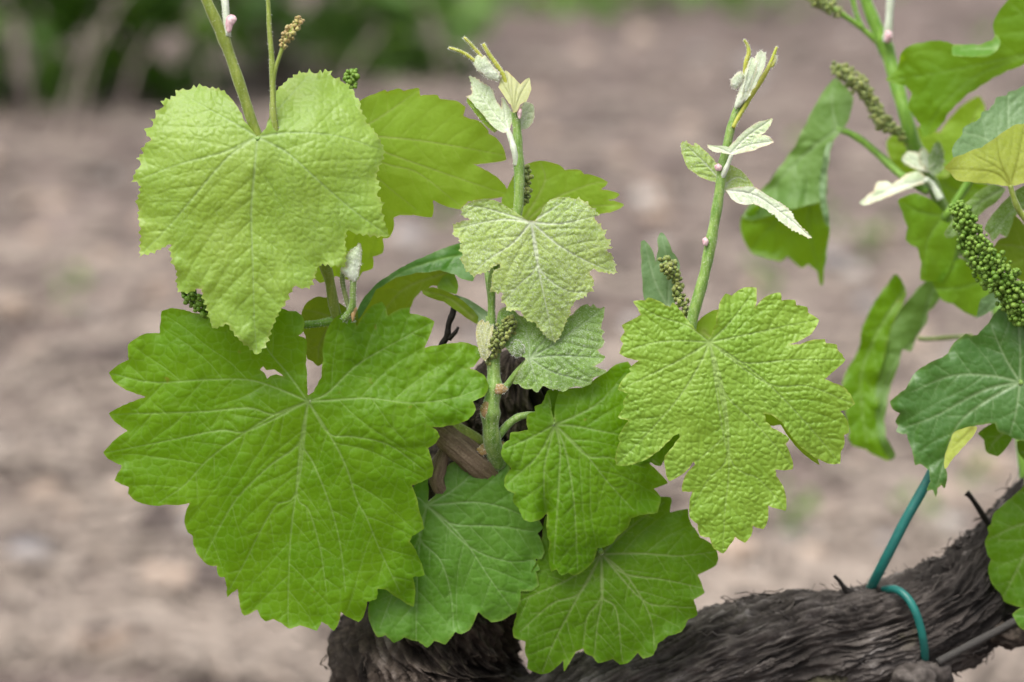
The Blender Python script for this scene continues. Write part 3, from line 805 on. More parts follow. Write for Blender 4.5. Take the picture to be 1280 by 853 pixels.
def strips(o, surf, n, i0, i1, j_ok, seed, mat, lift=9, wm=1.0):
    r = np.random.default_rng(seed); ni, seg, _ = surf.shape
    cen = surf.mean(1)
    for k in range(n):
        i = int(r.integers(i0, i1)); L = int(r.integers(8, 22)); j = int(r.choice(j_ok)) % seg
        wd = r.uniform(1.0, 3.2) * S * wm; pts = []; sgn = r.choice([-1, 1]); up = r.uniform(0.1, 1.0) ** 2 * lift
        drift = r.uniform(-0.5, 0.5)
        V, F = [], []
        for q in range(9):
            t = q / 8; ii = min(max(i + sgn * int(t * L), 0), ni - 1); jj = int(j + drift * t * L) % seg
            p = surf[ii, jj]; nrm = p - cen[ii]; nrm = nrm / np.linalg.norm(nrm)
            tg = surf[min(ii + 1, ni - 1), jj] - surf[max(ii - 1, 0), jj]; tg = tg / (np.linalg.norm(tg) + 1e-9)
            sd_ = np.cross(nrm, tg)
            h = (0.5 + up * t ** 2.2 + 0.8 * math.sin(q * 1.3 + k)) * S
            ww = wd * (1 - 0.75 * t ** 2)
            c_ = p + nrm * h
            V += [c_ - sd_ * ww, c_ + nrm * 0.8 * S, c_ + sd_ * ww, c_ - nrm * 0.6 * S]
        for q in range(8):
            for z in range(4): F.append([q * 4 + z, q * 4 + (z + 1) % 4, q * 4 + 4 + (z + 1) % 4, q * 4 + 4 + z])
        F += [[0, 1, 2, 3], [32, 35, 34, 33]]
        mesh_obj('bark_strip', np.array(V), F, M[mat], o, {'fibre': np.full(36, r.uniform(0.2, 0.95))}, smooth=False)
strips(arm, AS, 230, 70, len(AS) - 20, list(range(-110, 111)), 3, 'bark_grey', 20)
strips(trunk, TS, 130, 150, 260, list(range(-110, 111)), 4, 'bark_dark', 30)
strips(trunk, TS, 50, 130, 235, list(range(-105, -60)) + list(range(60, 105)), 14, 'bark_dark', 40, 3.0)
strips(arm, AS, 60, 150, len(AS) - 30, list(range(-120, -40)), 15, 'bark_grey', 20, 2.0)
strips(arm, AS, 60, 150, len(AS) - 30, list(range(40, 121)), 16, 'bark_grey', 20, 2.0)

sp = rows([(505, 470, -30, 15), (530, 515, -36, 16), (560, 545, -45, 17.5), (592, 572, -55, 19), (625, 600, -90, 22)])
woody('spur', sp, 'wood', 0.09, 21, 24, 90, 'smooth tan brown stub of last year wood')
sp = rows([(556, 560, -52, 6), (548, 585, -50, 10), (546, 603, -52, 9), (560, 625, -70, 8)])
woody('pruned_stub', sp, 'wood', 0.12, 23, 20, 48, 'dry papery brown stub under the tan wood')
stem('twig', [(567, 384, -60, 3), (566, 392, -60, 4.2), (561, 405, -62, 3.6), (559, 420, -66, 4), (552, 440, -74, 4.4), (575, 480, -95, 5), (620, 520, -120, 6)], M['bark_dark'], VINE, 8, 8, 0.2, 'black bare twig with a small fork')
stem('twig', [(573, 409, -60, 1.5), (569, 416, -61, 2.6), (561, 424, -65, 3.4)], M['bark_dark'], VINE, 8, 6, 0.2)
stem('twig', [(1208, 616, -215, 4), (1214, 622, -215, 3.2), (1226, 640, -225, 3.6), (1244, 668, -240, 4)], M['bark_dark'], VINE, 8, 6, 0.2, 'short black bare twig on the old arm')
stem('twig', [(1043, 720, -175, 2), (1049, 726, -178, 2.6), (1058, 738, -182, 4), (1072, 748, -185, 7)], M['bark_grey'], VINE, 8, 6, 0.2)
stem('old_cane', [(1172, 828, -160, 5), (1202, 812, -165, 5.2), (1240, 792, -172, 5), (1275, 774, -180, 5), (1330, 750, -190, 5)], M['cane'], VINE, 10, 8, 0.05, 'thin grey bare cane along the old arm')
# knots on the arm
for (x, y, w, rr_, lab, mt) in [(1150, 852, -172, 30, 'pale grey knobbly pruning scar', 'bark_grey'), (1035, 852, -170, 26, 'lichen covered knot on the old arm', 'lichen'), (1262, 795, -195, 20, None, 'bark_dark'), (1232, 668, -262, 9, None, 'bark_dark'), (1222, 690, -255, 8, None, 'bark_dark'), (1210, 700, -250, 7, None, 'bark_dark'), (1245, 648, -275, 9, None, 'bark_dark'), (1254, 640, -280, 8, None, 'bark_dark'), (1196, 712, -246, 6, None, 'bark_dark')]:
    iv, jf = ico(); k = 1 + 0.35 * fbm(iv[:, 0] * 2 + x, iv[:, 1] * 2, iv[:, 2] * 2, seed=4)
    import bmesh
    bm = bmesh.new(); bmesh.ops.create_icosphere(bm, subdivisions=4, radius=1)
    bv = np.array([q.co[:] for q in bm.verts]); bf = [[q.index for q in f.verts] for f in bm.faces]; bm.free()
    k = 1 + 0.5 * fbm(bv[:, 0] * 1.6 + x, bv[:, 1] * 1.6, bv[:, 2] * 1.6, seed=4) + 0.16 * (1 - 2 * np.abs(vnoise(bv[:, 0] * 5, bv[:, 1] * 5, bv[:, 2] * 5, seed=6)))
    mesh_obj('bark_knot', P(x, y, w) + bv * k[:, None] * rr_ * S * np.array([1.2, 1, 0.8]), bf, M[mt], arm, {'fibre': np.clip(0.45 + (k - 1), 0, 1)}, label=lab)

# plastic tie: a rod-like end and a loop round the old arm
def tie():
    pts = [(1178, 562, -150), (1160, 600, -152), (1132, 650, -152), (1108, 697, -160), (1093, 726, -185), (1086, 742, -222), (1083, 758, -240)]
    c = catmull(np.array(pts, float), 10); w = P(c[:, 0], c[:, 1], c[:, 2])
    return w
w = tie()
v1_, f1_ = tube_mesh(w, np.full(len(w), 6.7 * S), 14)
lp = [(1098, 741, -225), (1108, 737, -185), (1122, 738, -160), (1136, 750, -146), (1147, 772, -142), (1154, 800, -150), (1156, 825, -175), (1152, 840, -215), (1138, 838, -265), (1116, 812, -300), (1100, 775, -300), (1094, 750, -265), (1098, 741, -225)]
c = catmull(np.array(lp, float), 10); w2 = P(c[:, 0], c[:, 1], c[:, 2])
v2_, f2_ = tube_mesh(w2, np.full(len(w2), 5.4 * S), 14, cap=False)
o = mesh_obj('plastic_tie', np.vstack([v1_, v2_]), f1_ + [[k + len(v1_) for k in q] for q in f2_], M['tie'])
o['label'] = 'teal green plastic tie looped round the old vine arm'; o['category'] = 'plant tie'

#==SHOOTS==
stem('shoot', [(236, -55, 92, 6.5), (258, 0, 92, 6.8), (281, 52, 82, 6.8), (302, 112, 74, 6.8), (321, 168, 66, 6.8), (350, 230, 52, 6.6), (385, 290, 38, 6.5), (409, 340, 26, 6.4), (421, 395, 6, 6.6), (450, 450, -12, 7.5), (520, 505, -34, 8.5), (585, 545, -48, 10), (628, 575, -90, 11)], M['stem_olive'], VINE, 14, 8, 0.03, 'long olive shoot rising past the pale heart shaped leaf', nodes=[(283, 48, 0.25, 9), (408, 338, 0.15, 10)])
stem('shoot', [(644, 140, -6, 5), (646, 160, -6, 5.5), (648, 195, -6, 6), (649, 235, -6, 6.2), (646, 270, -8, 6), (632, 305, -10, 5), (616, 342, -10, 4.6), (614, 375, -10, 4.6), (615, 410, -12, 5)], M['stem'], VINE, 14, 8, 0.04, 'upright green shoot with downy white tip beside the silvery yellow leaf', nodes=[(647, 205, 0.2, 9)])
stem('shoot', [(612, 395, -14, 5), (616, 430, -14, 8), (617, 455, -14, 8), (617, 487, -14, 9), (613, 515, -16, 10), (615, 548, -26, 11), (622, 580, -60, 12)], M['stem'], VINE, 14, 8, 0.05, 'thick green shoot base with brown nodes', nodes=[(617, 487, 0.28, 8), (611, 514, 0.25, 8)])
stem('shoot', [(928, 122, -6, 4), (917, 148, -6, 5), (909, 180, -6, 5.5), (903, 212, -6, 6), (897, 255, -6, 6.4), (889, 300, -6, 6.8), (880, 345, -6, 7), (868, 388, -8, 7.2), (852, 450, -14, 7.5), (812, 515, -34, 8), (745, 560, -56, 9), (672, 575, -75, 10), (635, 590, -95, 11)], M['stem'], VINE, 14, 8, 0.04, 'slender green shoot above the lime leaf', nodes=[(902, 210, 0.2, 8), (886, 303, 0.12, 8)])
stem('shoot', [(1070, -45, -330, 7), (1082, 0, -330, 7.5), (1100, 45, -330, 8.4), (1110, 68, -330, 9), (1121, 107, -325, 9), (1132, 145, -320, 9), (1143, 185, -325, 9), (1165, 232, -345, 8.5), (1196, 300, -375, 8.5), (1230, 345, -370, 9), (1258, 420, -340, 10), (1276, 520, -310, 11), (1290, 625, -295, 12)], M['stem_fresh'], VINE, 14, 8, 0.03, 'thick bright green shoot behind the flower cluster', nodes=[(1108, 52, 0.25, 12), (1143, 185, 0.2, 12)])
# side pieces of the left shoot
stem('petiole', [(284, 46, 84, 5), (283, 24, 84, 4.6), (281, 0, 84, 4.6), (276, -50, 84, 4.4)], M['stem_white'], VINE, 10, 6, 0.02, 'white downy leaf stalk leaving the node')
blob('bud', '283 22 288 18 294 20 296 25 291 32 289 40 285 42 282 34', 92, 'pink', 4, label='pink swelling bud at the top node of the long olive shoot')
stem('tendril', [(330, -60, 78, 2.6), (335, 0, 80, 2.8), (337, 40, 80, 3.2), (340, 75, 80, 3.6), (341, 108, 80, 3.9), (345, 160, 78, 4), (372, 240, 60, 4), (392, 300, 50, 4)], M['stem_olive'], VINE, 10, 7, 0.02, 'thin yellow green tendril rising behind the pale leaf')
flower_cluster([(341, 112, 80, 1), (344, 88, 81, 1), (351, 66, 82, 2), (358, 48, 83, 8), (372, 28, 84, 8)], 60, 'bud_red', 'tiny reddish tan flower cluster forked from the thin tendril', 4, 2.6, 2.6, 'stem_olive')
flower_cluster([(418, 150, 8, 1), (432, 118, 5, 6), (438, 104, 3, 9), (441, 92, 3, 9)], 34, 'bud', 'small green flower cluster peeping over the pale leaf', 5, 3.6)
flower_cluster([(300, 330, 30, 2), (270, 380, 30, 9), (248, 380, 30, 13), (236, 366, 30, 11), (226, 352, 30, 8)], 90, 'bud', 'dark green flower cluster hidden under the pale leaf', 6, 3.7)
flower_cluster([(650, 262, -22, 3), (656, 248, -24, 7), (658, 230, -25, 8), (657, 212, -25, 6)], 55, 'bud_olive', 'olive flower cluster behind the upright downy shoot', 7, 3.0)
flower_cluster([(612, 452, -10, 5), (618, 436, -4, 9), (626, 424, 0, 14), (634, 410, 2, 13), (640, 400, 2, 8)], 170, 'bud_olive', 'woolly olive flower cluster at the base of the upright downy shoot', 8, 2.8)
flower_cluster([(866, 402, -24, 3), (856, 385, -25, 8), (848, 368, -26, 8), (846, 352, -26, 8), (838, 336, -26, 12), (832, 326, -26, 9)], 100, 'bud_olive', 'upright olive flower cluster before the grey green folded leaf', 9, 3.4, lobes=0.7)
flower_cluster([(1300, 420, -70, 4), (1274, 394, -55, 15), (1268, 372, -55, 22), (1250, 348, -52, 27), (1228, 322, -50, 25), (1215, 298, -50, 19), (1207, 276, -50, 17), (1197, 258, -50, 11)], 720, 'bud', 'large dense cluster of round green flower buds', 10, 3.25, lobes=0.5)
flower_cluster([(1134, 180, -322, 3), (1120, 163, -315, 8), (1102, 150, -310, 12), (1090, 128, -308, 10), (1074, 108, -308, 13), (1058, 94, -308, 12), (1046, 84, -308, 9)], 150, 'bud_olive', 'drooping olive flower cluster beside the bright green shoot', 11, 4.3, lobes=0.7)
flower_cluster([(1096, 52, -330, 4), (1074, 33, -328, 1.5), (1052, 18, -325, 5), (1035, 8, -325, 10), (1014, -2, -325, 10)], 70, 'bud_olive', 'pale olive flower cluster on the forked stalk of the bright green shoot', 12, 4.2, 3.6, 'stem_fresh')
stem('tendril', [(1078, 36, -328, 3.6), (1072, 22, -328, 3.4), (1066, 0, -328, 3.2), (1056, -45, -328, 3)], M['stem_fresh'], VINE, 10, 6, 0.02)
stem('petiole', [(1109, 52, -322, 6), (1111, 30, -318, 5), (1113, 0, -315, 4.8), (1116, -45, -310, 4.6)], M['stem_white'], VINE, 10, 6, 0.02, 'pale downy stalk at the top node of the bright green shoot')
blob('bud', '1106 40 1110 37 1115 40 1115 49 1111 55 1106 53', -318, 'pink', 3)
blob('bud', '893 207 898 204 903 208 901 214 895 214', 2, 'pink', 3, label='tiny pink bud at the leaf node of the slender shoot')
blob('bud', '878 299 882 296 886 301 884 308 879 307', 2, 'pink', 3)
blob('bud', '648 133 652 136 652 145 649 150 646 142', 2, 'pink', 2)

# downy tips
blob('shoot_tip', '922 118 929 100 935 79 940 71 943 74 947 66 951 63 957 67 956 82 950 92 943 104 935 118 926 133 918 136', 0, 'white', 5, label='woolly white unfolding tip of the slender shoot')
tp = leaf('pleated white leaflets tipped with pink on the slender shoot', 'white',
  dict(outline='927 128 930 108 934 92 937 80 940 71 943 76 944 88 940 104 934 120', J=(929, 126), mains=['936 98 940 75'], w0=7, gx=-0.5, step=0.9, sec=6, quilt=1.6, qs=2, blister=0.3, cell=4, und=1.5, wave=1.5, seed=421, vr=(0.8, 0.4), rimw=1.3, teeth=1.0, pitch=4),
  dict(outline='931 126 938 108 944 90 948 74 947 68 951 63 954 66 957 66 957 76 955 86 949 97 941 112 934 124', J=(932, 126), mains=['946 95 953 67'], w0=5, gx=0.4, step=0.9, sec=6, quilt=1.6, qs=2, blister=0.3, cell=4, und=1.5, wave=1.5, seed=422, vr=(0.8, 0.4), rimw=1.3, teeth=1.0, pitch=4), name='shoot_tip'); fuzz(tp, 700, 3)
blob('shoot_tip', '913 101 919 94 926 89 930 95 926 106 920 112 915 109', 2, 'white', 3)
stem('tendril', [(916, 160, -2, 3), (923, 147, -2, 3), (937, 123, -1, 3.2), (950, 103, 1, 3.2), (962, 82, 2, 2.8), (971, 59, 3, 1.6)], M['tendril'], VINE, 8, 7, 0.02, 'yellow tendril beside the woolly tip of the slender shoot')
stem('tendril', [(964, 84, 2, 2.4), (969, 76, 3, 2), (970, 70, 4, 1.4)], M['tendril'], VINE, 8, 5, 0.02)
stem('tendril', [(930, 108, -2, 3), (931, 91, -2, 3), (933, 77, -1, 3.2), (936, 66, 0, 2.8), (934, 56, 0, 2.0), (930, 50, 1, 1.6)], M['tendril'], VINE, 8, 7, 0.02)
blob('shoot_tip', '592 81 595 70 599 69 603 72 606 69 611 76 617 84 627 96 623 102 615 100 600 91', 0, 'white', 4, label='folded woolly pinkish tip of the upright downy shoot')
stem('tendril', [(600, 80, -2, 2.4), (593, 76, -2, 2.4), (582, 68, -1, 2.3), (571, 63, 0, 2.2), (561, 60, 0, 1.5)], M['tendril'], VINE, 8, 6, 0.02, 'short yellow tendril at the tip of the upright downy shoot')
stem('tendril', [(606, 80, -2, 2.2), (601, 70, -2, 2.2), (594, 62, -2, 2.2), (588, 55, -1, 2.1), (580, 47, 0, 1.6)], M['tendril'], VINE, 8, 6, 0.02)
stem('tendril', [(634, 108, -4, 2.6), (628, 92, -3, 3), (619, 79, -2, 3), (610, 66, -1, 2.8), (604, 55, 0, 2.2)], M['tendril'], VINE, 8, 6, 0.02)
st = leaf('papery greenish white stipule at the shoot base', 'cream', dict(outline='596 407 599 402 603 399 606 404 610 401 614 408 617 404 616 416 612 425 614 440 607 452 601 446 598 434 595 420', J=(607, 450), mains=['604 425 603 402', '608 430 613 408', '601 430 597 410'], w0=0, step=1.0, dome=0.8, sec=0, quilt=2.0, qs=2.5, blister=0.6, cell=5, und=3, wave=3, seed=401, vr=(0.8, 0.4)), name='stipule'); fuzz(st, 500, 3)
blob('stipule', '640 428 645 425 650 427 655 433 655 440 650 446 645 447 640 443 637 436', 4, 'silver_green', 4)
blob('stipule', '613 487 616 482 621 480 627 480 632 483 635 487 631 491 626 493 620 493 616 491', -6, 'stipule', 3.5, hairs=160)
blob('stipule', '602 506 606 502 611 502 614 508 615 515 611 520 606 523 602 519 600 512', -8, 'stipule', 3.5, label='rusty orange stipule on the shoot base', hairs=160)
blob('stipule', '595 562 601 556 607 553 614 556 621 556 628 551 632 555 630 561 622 565 612 567 602 570', -36, 'stipule', 4, hairs=160)
blob('bud', '432 320 441 311 451 304 452 316 449 342 443 353 435 348 425 336 433 334', 56, 'white', 5, label='closed woolly white leaf bud beside the long olive shoot')
stem('petiole', [(442, 348, 54, 3.8), (441, 365, 50, 4), (440, 385, 44, 4.4), (430, 400, 36, 5)], M['stem'], VINE, 10, 6)
stem('petiole', [(430, 335, 40, 2.4), (428, 352, 38, 3.2), (434, 378, 38, 3), (442, 402, 36, 2.4)], M['stem_dull'], VINE, 8, 6)
blob('stipule', '440 384 444 382 447 386 444 394 441 404 439 396', 44, 'stipule', 2)

#==LEAVES==
L1 = leaf('pale heart shaped downy leaf hanging at the top of the long olive shoot', 'pale', dict(
  outline='''320 169 313 160 304 150 299 138 292 126 283 117 272 111 262 110 252 107 249 110 240 109 238 112 224 113 223 118 217 121 213 124 204 126 206 131 203 135 193 140 195 146 189 149 191 154 181 163 184 170 189 173 183 181 178 185 180 191 172 198 176 205 170 215 166 225 176 231 175 240 170 256 175 261 173 268 175 281 176 295 175 320 190 316 203 310 214 304 213 312 215 330 220 334 221 345 222 360 224 365 236 366 243 363 252 358 253 368 258 383 262 398 266 411 276 408 285 405 292 416 300 425 312 435 322 444 332 432 338 416 344 400 349 390 355 382 360 370 367 359 382 360 389 357 395 340 400 330 415 332 431 332 433 318 431 302 433 291 446 292 460 294 487 296 482 283 477 265 479 256 472 245 475 235 470 222 472 213 481 189 477 181 470 167 466 162 457 152 460 148 454 145 450 135 452 130 445 122 446 117 437 112 436 106 429 104 424 99 415 97 414 91 410 89 405 92 400 90 395 92 387 88 381 92 375 90 367 96 360 99 350 109 340 120 337 130 337 147 332 160 325 169''',
  J=(322, 171), mains=['317 225 314 265 316 330 318 400 321 440', '290 192 262 222 235 255 205 290 178 316', '360 192 398 226 440 262 483 293', '280 190 225 205 170 226', '365 166 420 170 476 187', '285 150 240 125', '345 140 385 95'],
  w0=86, step=1.35, gy=-0.04, dome=0.03, quilt=2.1, blister=0.9, cell=9, und=9, wave=6, sec=26, seed=11, blg=0.01, rimw=2.0, teeth=2.6, pitch=8, vr=(1.8, 0.5),
  fn=lambda x, y: -0.0013 * np.clip(np.abs(x - 325) - 40, 0, None) ** 2 - 0.0035 * np.clip(215 - y, 0, None) ** 2))
petiole(L1, [(322, 172, 83, 3.4), (326, 182, 76, 3.6), (338, 200, 70, 4), (352, 232, 62, 4.5)])

L2 = leaf('largest leaf, deep green and toothed, with a small torn hole', 'deep', dict(
  outline='''384 494 384 480 382 455 383 440 384 428 380 422 372 420 379 415 381 405 378 395 370 389 360 389 353 386 330 382 300 392 280 398 260 396 240 391 227 387 215 385 202 389 201 402 200 417 182 417 167 425 160 431 161 450 150 455 136 466 142 477 155 486 167 491 184 496 167 502 150 509 136 517 142 526 150 532 160 539 147 547 135 559 129 566 135 574 152 582 151 586 143 601 161 609 160 617 167 625 190 632 207 631 237 629 232 642 231 655 235 666 241 670 242 682 250 697 259 706 267 708 271 707 272 717 276 722 281 721 284 735 284 747 290 741 297 736 299 750 302 766 306 770 315 766 322 762 326 772 332 777 342 774 352 779 361 786 375 782 385 785 396 789 402 777 410 782 417 789 422 782 426 765 436 772 448 778 454 772 459 752 471 749 472 736 482 737 500 749 517 759 519 735 516 722 531 719 525 700 512 677 515 670 530 661 525 642 515 607 530 601 540 596 542 585 537 567 535 560 545 554 550 546 545 537 532 532 540 534 565 532 585 525 595 512 591 502 606 495 611 484 606 470 592 462 580 460 592 459 597 452 603 442 597 434 585 429 565 429 547 432 530 435 537 420 543 402 532 396 512 392 512 384 500 386 485 395 481 382 477 377 467 381 457 391 446 409 441 395 436 386 427 392 415 401 407 417 404 432 404 450 402 472 392 490 386 494''',
  holes=['325 462 329 458 333 463 343 462 352 468 355 471 345 468 338 470 334 474 331 467'],
  J=(385, 502), mains=['376 550 370 615 363 675 360 760 361 783', '344 518 309 539 262 573 230 607 198 629', '350 487 310 475 255 475 190 478 139 467', '411 542 432 582 446 625 458 647 475 688 500 740', '362 470 333 434 322 395', '405 501 460 498 515 504 570 497 604 484', '410 491 447 456 500 425 539 404', '376 551 340 580 310 608 290 632 268 672 255 698', '344 518 310 510 250 515 140 518', '309 539 275 538 205 552 133 566', '371 613 345 632 325 665 305 705 286 738', '371 614 386 638 400 685 408 740', '411 542 440 546 485 556 530 588', '378 553 392 580 412 630 425 680 432 740'],
  w0=16, step=1.25, gy=-0.13, gx=-0.02, dome=0.045, quilt=2.6, qs=9, blister=0.7, cell=13, und=11, wave=6, sec=40, groove=1.4, seed=22, vr=(1.25, 0.6),
  fn=lambda x, y: 0.35 * np.clip((x - 400) / 80, 0, 1) * (y - 500) * np.clip((560 - y) / 60, 0, 1) + 1.6 * np.clip((x - 380) / 120, 0, 1) * np.clip((600 - y) / 90, 0, 1) * vnoise(x / 8, y / 8, seed=3)))
petiole(L2, [(385, 502, 14, 3.2), (392, 498, 2, 3.6), (412, 475, -6, 4), (418, 440, -4, 4.4), (421, 398, 4, 5)])
stem('petiole', [(370, 407, 2, 4.6), (395, 405, 3, 4.6), (412, 402, 4, 5), (420, 400, 4, 5)], M['stem_fresh'], VINE, 10, 6)

L3 = leaf('lime green blistered leaf with deep lobes below the slender shoot', 'lime', dict(
  outline='''884 424 872 416 863 405 857 397 850 388 841 378 838 384 832 382 820 375 810 372 806 376 791 377 797 385 801 394 790 400 777 407 781 415 775 424 779 430 774 442 780 446 799 451 786 461 789 465 780 472 772 487 786 492 779 501 780 510 772 522 786 526 776 540 772 547 775 552 770 565 770 582 785 582 807 575 820 566 832 555 842 545 849 542 850 547 840 560 831 570 830 577 835 600 837 602 856 591 867 577 869 581 857 594 852 610 853 615 866 614 862 627 862 647 872 655 875 670 887 672 892 686 904 692 910 685 919 671 931 679 939 670 941 657 954 662 960 650 960 632 982 639 983 627 980 611 970 595 969 587 991 587 991 577 982 555 987 549 977 541 965 535 957 527 956 517 965 519 977 527 987 542 1002 560 1025 575 1037 580 1050 580 1051 565 1056 554 1055 544 1061 541 1060 527 1050 514 1060 512 1069 505 1065 497 1055 484 1042 479 1031 474 1040 466 1057 450 1047 437 1046 431 1032 429 1031 424 1012 426 1000 431 985 431 1000 426 1015 417 1024 400 1010 391 1009 384 995 382 994 375 977 376 976 366 957 371 950 377 944 385 946 370 946 360 935 359 925 362 915 370 907 367 902 374 897 390 895 405 889 420''',
  J=(887, 428), mains=['902 477 910 530 911 590 906 640 904 690', '875 455 850 495 825 525 790 562 772 580', '925 452 960 480 990 510 1020 543 1049 578', '850 450 810 470 774 487', '940 417 985 407 1022 400', '845 426 810 430 776 442', '860 408 822 395 795 380', '915 400 942 364', '926 453 990 450 1055 450', '958 479 1010 483 1067 505', '905 490 945 530 990 582', '908 528 885 565 836 600', '910 560 885 600 862 640', '911 570 950 600 981 636'],
  w0=24, step=1.15, gy=0.04, gx=0.03, dome=0.10, quilt=1.9, qs=6, blister=1.65, cell=8, und=10, wave=5, sec=20, groove=1.8, seed=33, vr=(1.3, 0.5), blg=0.04, rimw=1.6))
petiole(L3, [(887, 430, 21, 3.0), (884, 438, 8, 3.4), (872, 430, -6, 4), (863, 412, -9, 4.4)])

L4 = leaf('small silvery yellow downy leaf in front of the upright downy shoot', 'silver', dict(
  outline='''660 276 648 268 636 260 620 251 610 249 600 250 590 252 583 256 577 261 577 269 585 273 575 278 566 281 568 287 565 293 574 298 572 301 578 303 574 312 578 317 575 325 579 330 582 337 590 344 602 342 611 338 619 332 624 329 625 332 618 338 615 345 615 355 613 363 620 366 628 366 627 377 631 380 634 389 642 388 649 387 653 393 659 401 668 403 671 408 677 412 680 418 684 422 694 428 700 420 704 412 708 402 714 390 712 386 717 381 719 375 727 373 729 370 733 371 735 366 740 365 739 360 742 357 742 350 737 342 740 338 750 340 762 342 772 341 768 335 770 330 765 326 767 321 760 315 764 311 761 308 763 302 755 296 758 289 752 286 751 281 745 278 743 273 750 268 745 266 744 261 738 259 735 253 728 252 725 248 718 249 710 246 698 247 688 250 680 257 676 267 668 276''',
  J=(664, 278), mains=['671 325 680 370 692 425', '640 305 610 325 592 342', '700 308 740 330 769 341', '625 275 569 286', '700 280 747 270', '612 262 584 257', '690 262 708 248', '672 330 650 355 630 376', '674 335 705 362 736 366'],
  w0=22, step=1.1, gy=0.06, dome=0.22, quilt=2.4, qs=6, blister=1.0, cell=7, und=6, wave=4, sec=15, groove=1.6, seed=44, vr=(1.5, 0.4), blg=0.01, rimw=1.8, teeth=1.6, pitch=6))
petiole(L4, [(664, 279, 20, 2.4), (663, 286, 10, 2.6), (654, 298, 0, 3), (636, 303, -9, 3.4)], 'stem_white')

L5 = leaf('small silvery green downy leaf beside the woolly flower cluster', 'silver_green', dict(
  outline='''657 450 651 460 646 468 641 480 648 480 653 485 659 487 665 486 671 491 675 487 679 482 686 486 695 487 704 490 712 485 720 483 729 484 739 480 742 472 750 470 759 464 750 461 743 458 752 453 757 446 751 443 747 438 753 434 756 427 752 421 756 415 751 411 752 404 755 395 756 383 751 386 746 385 742 380 738 384 734 380 726 383 715 394 700 400 670 400 650 395 635 383 628 385 623 390 621 399 620 407 626 425 640 444 646 445 656 447''',
  J=(662, 448), mains=['690 432 726 407 754 385', '700 445 755 448', '690 465 736 478', '660 420 645 392', '668 470 673 488', '685 420 700 402'],
  w0=4, step=1.1, gx=0.05, gy=0.15, dome=0.25, quilt=2.6, qs=5, blister=0.6, cell=6, und=5, wave=4, sec=12, groove=2.0, seed=55, vr=(1.4, 0.5), blg=0.03))
petiole(L5, [(662, 449, 2, 2.6), (655, 455, -4, 3.2), (644, 468, -8, 3.8), (632, 484, -12, 4.6), (620, 492, -14, 5)])

L6 = leaf('mid green leaf with raised pale veins between the lime leaf and the shoot base', 'deep', dict(
  outline='''693 529 689 512 687 495 684 490 680 500 677 505 668 508 669 515 659 518 658 525 660 538 648 540 638 541 637 550 630 554 626 567 628 573 636 582 639 586 632 595 630 607 634 613 643 617 641 627 648 635 655 650 663 653 675 650 682 643 684 642 684 672 687 677 686 700 689 715 696 712 702 720 710 716 717 720 732 712 742 702 747 685 756 684 765 680 772 670 785 660 789 648 800 644 822 641 826 622 817 611 835 604 825 592 812 580 815 560 800 540 795 500 790 460 785 452 775 454 765 459 760 464 740 477 725 485 700 488 694 505 694 527''',
  J=(694, 531), mains=['732 568 760 603 792 638', '706 560 714 600 719 645 722 712', '720 533 760 541 808 550', '720 520 750 502 782 466', '686 560 680 590 681 638', '700 562 698 615 692 705', '668 545 630 562', '672 570 634 605', '732 569 760 572 808 585', '690 510 684 495'],
  w0=-8, step=1.35, gx=-0.05, gy=0.05, dome=0.22, quilt=2.4, blister=0.9, cell=11, und=9, wave=6, sec=24, seed=66, vr=(1.35, 0.6),
  fn=lambda x, y: -14 * np.exp(-((x - 684) / 9) ** 2) * np.clip((y - 600) / 40, 0, 1)),
  dict(mat='dark', outline='683 490 690 486 706 485 708 500 700 520 696 530 690 524', J=(695, 530), mains=['700 500'], w0=-20, step=1.6, sec=0, und=2, seed=67))
petiole(L6, [(694, 531, -8, 3), (685, 524, -16, 3.6), (668, 519, -22, 4.2), (650, 521, -24, 4.6), (636, 530, -26, 5), (622, 546, -28, 5)])

L7 = leaf('bluish green flat leaf hanging before the dark trunk', 'blue', dict(
  outline='''535 627 535 605 536 597 528 595 519 605 512 622 505 650 492 680 474 718 462 750 460 766 465 785 472 797 482 794 492 804 505 797 523 802 534 810 543 801 557 806 569 790 577 793 587 788 598 765 614 778 627 776 638 769 651 762 650 757 651 739 665 739 674 732 670 715 675 712 669 699 677 699 681 690 677 677 672 667 679 660 675 652 668 640 650 620 637 592 637 575 628 565 617 575 610 569 600 567 590 570 580 580 572 575 561 581 555 590 551 605 544 620 537 627''',
  J=(534, 632), mains=['526 672 522 720 520 800', '560 653 585 682 610 720 640 762', '590 628 627 634 665 650', '570 610 605 578', '525 672 550 700 563 740 567 785', '524 673 500 720 475 785', '520 622 512 640', '565 655 620 658 668 665', '587 684 635 702 668 700'],
  w0=-56, step=1.4, gx=0.05, gy=0.04, dome=0.08, quilt=1.8, blister=0.6, cell=12, und=10, wave=6, sec=30, seed=77, vr=(1.25, 0.6)))
petiole(L7, [(534, 632, -58, 3), (541, 626, -70, 3.4), (560, 612, -84, 4), (595, 596, -95, 5)])

